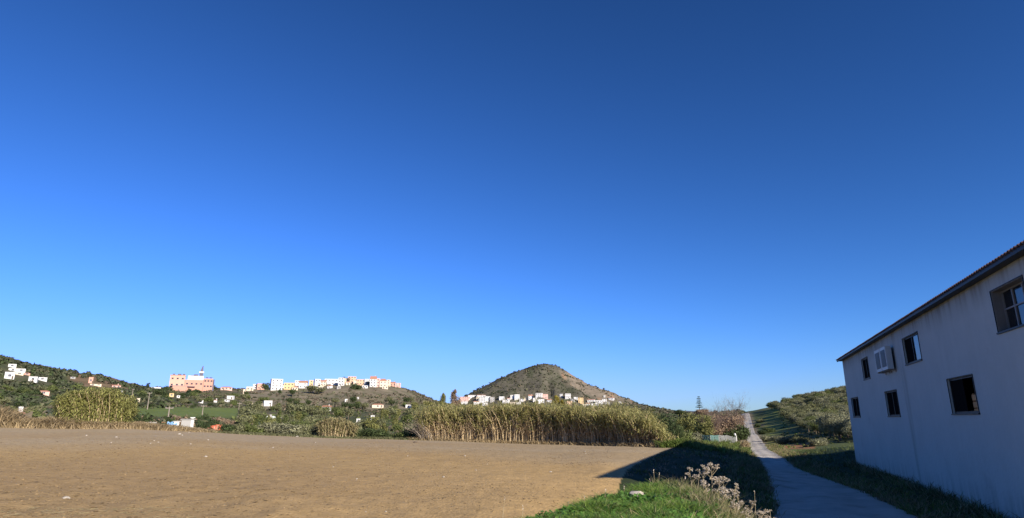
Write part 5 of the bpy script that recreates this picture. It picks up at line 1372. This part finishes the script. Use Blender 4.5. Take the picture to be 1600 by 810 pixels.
# stones
M_stone = mat('pale_stone', (.40, .36, .30), .2, 3, .9, .01, 20); M_clod = mat('soil_clod', (.20, .14, .07), .3, 3, .95, .01, 20, isl=.3)
def rock_mesh(seed, sub=2, m=None, fl=.6):
    import bmesh
    bm_ = bmesh.new(); bmesh.ops.create_icosphere(bm_, subdivisions=sub, radius=1); rg = np.random.default_rng(seed); pl = rg.normal(size=(9, 3)); pl /= np.linalg.norm(pl, axis=1)[:, None]; ds = .55 + .35 * rg.random(9)
    for v in bm_.verts:
        p = np.array(v.co)
        for q, d in zip(pl, ds):
            e = p @ q - d
            if e > 0: p = p - q * e * .9
        v.co = (p[0] * 1.0, p[1] * .8, p[2] * fl)
    me = bpy.data.meshes.new('stone'); bm_.to_mesh(me); bm_.free(); me.materials.append(m or M_stone); return me
rocks = [rock_mesh(i) for i in range(5)]
def stone(px, py, wpx, label, name='stone', group=None, r0=7, r1=120, i=0, m=None, cat='stone', fl=1):
    x, y, z = hit(px, py, r0, r1); s = wpx * mpp(x, y, z) / 2 / .8; o = link(name, rocks[i % 5] if m is None else m, None, (x, y, z + s * (.12 if r1 > 16 else .45)), (0, 0, i * 1.7)); o.scale = (s, s, s * fl)
    return tag(o, label, cat, group)
stone(988, 783, 26, 'large whitish angular stone lying in the green grass', r1=16, i=4, fl=1.0); stone(1043, 781, 8, 'small pale stone in the grass right of the large one', r1=16, i=2, fl=1.6); stone(975,777,6,'small pale chip at the left of the large stone in the grass', r1=16, i=3)
stone(144, 667, 16, 'largest pale boulder at the field edge in front of the cane thicket', name='boulder', cat='boulder', r0=50, r1=75, i=4, fl=1.3); stone(67, 668.6, 9, 'flat white slab at the field edge left of the pale boulder', r0=50, r1=75, i=0, fl=.5)
for i, (px, py, w) in enumerate(sorted([(142,681,4),(189,683.5,4),(182,692,4),(248,689,3),(243,693.5,3.5),(255,691.5,3.5),(286,679,6),(290,680.5,4),(331,688,4),(305,694,3.5),(331,714,6),(468,682.8,5),(564,749,5),(696,746,5.5),(728,713,4),(527,730,3),(611,800,5),(859,738,5),(912,706,3.5),(913,709,2.5),(432,700,4),(497,692,3),(745,735,3),(762,726,3),(581,800,3),(1001,716,3),(640,713,3),(300,676,3)])):
    stone(px, py, w * .75, 'small pale stone lying on the ploughed field, ' + ordn(i) + ' from the left', group='pale stones scattered over the field', i=i, r1=70)
stone(128, 778, 9, 'straw coloured clod in the left foreground of the field', name='clod', cat='clod', i=2, r1=40)
stone(651, 692, 8, 'dark flat clod near the left end of the reeds', name='clod', cat='clod', i=1, r0=30, r1=60, m=rock_mesh(9, 2, M_bark), fl=.6); stone(429, 735, 6, 'small dark clod in the middle of the field', name='clod', cat='clod', i=1, r1=40, m=rock_mesh(10, 2, M_bark), fl=.6)
# clods of tilled soil: real relief close by
n = 30000; a_ = -.80 + .96 * rng.random(n) ** 1.35; r = 9 + 34 * rng.random(n) ** 1.7; x, y = np.sin(a_) * r, np.cos(a_) * r; k = (poly_sd(BANK, x, y) > .5) & ((fbm(x / 3, y / 3, 3) + .45 * rng.random(n) - .22 + .28 * sstep(.0, -.6, a_)) > 0); x, y = x[k], y[k]; z = height(x, y); m_ = len(x)
T8 = np.array([(1,0,0),(-1,0,0),(0,1,0),(0,-1,0),(0,0,1),(0,0,-.6)], float); FT = np.array([(0,2,4),(2,1,4),(1,3,4),(3,0,4),(2,0,5),(1,2,5),(3,1,5),(0,3,5)])
s = (.010 + .030 * rng.random(m_) ** 2.5)[:, None, None]; rot = rng.random(m_) * 6.28; T = T8[None] * (1 + .35 * rng.normal(size=(m_, 6, 1))) * np.array([1.2, 1.0, .42])
X = T[..., 0] * np.cos(rot)[:, None] - T[..., 1] * np.sin(rot)[:, None]; Y = T[..., 0] * np.sin(rot)[:, None] + T[..., 1] * np.cos(rot)[:, None]; T = np.stack([X, Y, T[..., 2]], -1) * s
V = (T + np.stack([x, y, z], -1)[:, None]).reshape(-1, 3); F = (FT[None] + np.arange(m_)[:, None, None] * 6).reshape(-1, 3)
tag(link('soil_clods', npmesh('soil_clods', V, F, M_clod)), 'loose clods of tilled soil on the near field', kind='stuff')
n = 900; a_ = rng.uniform(-.76, -.45, n); r = rng.uniform(8.5, 13.5, n); x, y = np.sin(a_) * r, np.cos(a_) * r; z = height(x, y) + .012; d = rng.normal(size=(n, 3)) * [.09, .05, .006]
V, F = sticks(np.stack([x, y, z], -1), np.stack([x, y, z + .01], -1) + d, .0025)
tag(link('straw', npmesh('straw', V, F, G_dry)), 'pale straw litter in the left foreground of the field', kind='stuff')
# ------------------------------------------------------------------ scrub covering the hills
HP = np.array([(o.location.x, o.location.y) for o in COL.objects if o.get('category') in ('house', 'building', 'greenhouse')])
def clear(P):           # keep the ground just in front of the houses open
    k = np.ones(len(P), bool)
    for hx, hy in HP:
        r = math.hypot(hx, hy); ux, uy = hx / r, hy / r; a = (hx - P[:, 0]) * ux + (hy - P[:, 1]) * uy; b = np.abs((hx - P[:, 0]) * uy - (hy - P[:, 1]) * ux)
        k &= ~((a > -12) & (a < .05 * r) & (b < 3 + .010 * r))
    return k & (road_dist(P[:, 0], P[:, 1]) > .8)
def scrub(name, label, n, sampler, size, mats, per=10, leaf=.5):
    P, S = sampler(n); q = clear(P); P, S = P[q], S[q]; m = len(P); K = per
    d = rng.normal(size=(m * K, 3)); d /= np.linalg.norm(d, axis=1)[:, None]; d[:, 2] = np.abs(d[:, 2])
    id_ = np.repeat(np.arange(m), K); p = P[id_] + d * S[id_][:, None] * np.array([1, 1, .8]) * (.6 + .4 * rng.random(m * K))[:, None]
    a = np.cross(d, rng.normal(size=(m * K, 3))); a /= np.linalg.norm(a, axis=1)[:, None]; b = np.cross(d + .5 * rng.normal(size=d.shape), a)
    s = (S[id_] * leaf * (.6 + .8 * rng.random(m * K)))[:, None]
    V = np.stack([p - a * s, p - b * s, p + a * s, p + b * s], 1).reshape(-1, 3); F = np.arange(m * K * 4).reshape(-1, 4)
    mi = np.repeat(rng.integers(0, len(mats), m), K)
    tag(link(name, npmesh(name, V, F, mats, mi)), label, kind='stuff')
def smp_cone(n):
    a = rng.random(n) * 6.283; d = 330 * np.sqrt(rng.random(n)); x, y = CX + np.sin(a) * d, CY + np.cos(a) * d
    t = np.sin(a - _az); keep = (y < CY + 60) & (fbm(x / 22, y / 22, 5) + .5 * rng.random(n) - .12 - .30 * sstep(.1, .5, t) * sstep(40, 60, d) * sstep(230, 160, d) > 0)
    x, y = x[keep], y[keep]; z = height(x, y); k = z > 20; return np.stack([x, y, z], -1)[k], (.9 + 1.9 * rng.random(len(x)) ** 2)[k]
S_dk = lmat('scrub_dark', (.052, .060, .032), sc_=.1, trans=.05); S_md = lmat('scrub_olive', (.095, .095, .052), sc_=.1, trans=.05); S_br = lmat('scrub_brown', (.13, .105, .07), sc_=.1, trans=.05)
scrub('mountain_scrub', 'dark scrub speckling the cone shaped mountain', 15000, smp_cone, 2, [S_dk, S_md, S_dk], 9)
def smp_px(box, r0, r1, s0, s1, dens=0.0):
    def f(n):
        a0, a1 = sight(box[0], 620)[0], sight(box[1], 620)[0]
        a = a0 + (a1 - a0) * rng.random(n); r = np.sqrt(r0 ** 2 + (r1 ** 2 - r0 ** 2) * rng.random(n)); x, y = np.sin(a) * r, np.cos(a) * r; z = height(x, y)
        qx, qy = pix_of(x, y, z); k = (fbm(x / 30, y / 30, 4) + .5 * rng.random(n) - .25 > dens) & (qy > box[2]) & (qy < box[3])
        k &= ~((qx > 205) & (qx < 398) & (qy > 638) & (qy < 653)) & ~((qx > 112) & (qx < 205) & (qy > 580) & (qy < 604) & (rng.random(n) < .8)) 
        return np.stack([x, y, z], -1)[k], (s0 + (s1 - s0) * rng.random(n) ** 2)[k]
    return f
scrub('hill_scrub', 'dark green trees and scrub massed on the left hill', 9500, smp_px((-120, 262, 500, 660), 330, 735, 1.2, 3.6, -.12), 2, [S_dk, S_dk, S_md, L_dark], 20, .30)
scrub('village_hill_scrub', 'olive and brown scrub on the stony village hill', 7500, smp_px((240, 720, 560, 650), 520, 905, .7, 2.4, -.02), 2, [S_dk, S_md, S_br, S_br], 12, .38)
scrub('valley_scrub', 'mixed low scrub on the valley floor', 9000, smp_px((-120, 1160, 600, 700), 100, 620, .4, 1.7, -.08), 2, [S_md, L_green, S_br, L_dark], 14, .34)
scrub('slope_scrub', 'low scrub on the land below the cone mountain', 4200, smp_px((690, 1160, 560, 670), 600, 1700, 1.2, 3.5, -.1), 2, [S_dk, S_md, S_br], 8)
scrub('olive_hill_weeds', 'weeds and low scrub between the olive trees', 5200, smp_px((1215, 1500, 560, 716), 66, 275, .12, .34, -.1), 2, [L_green, S_md, L_bright, L_olive], 16, .34)
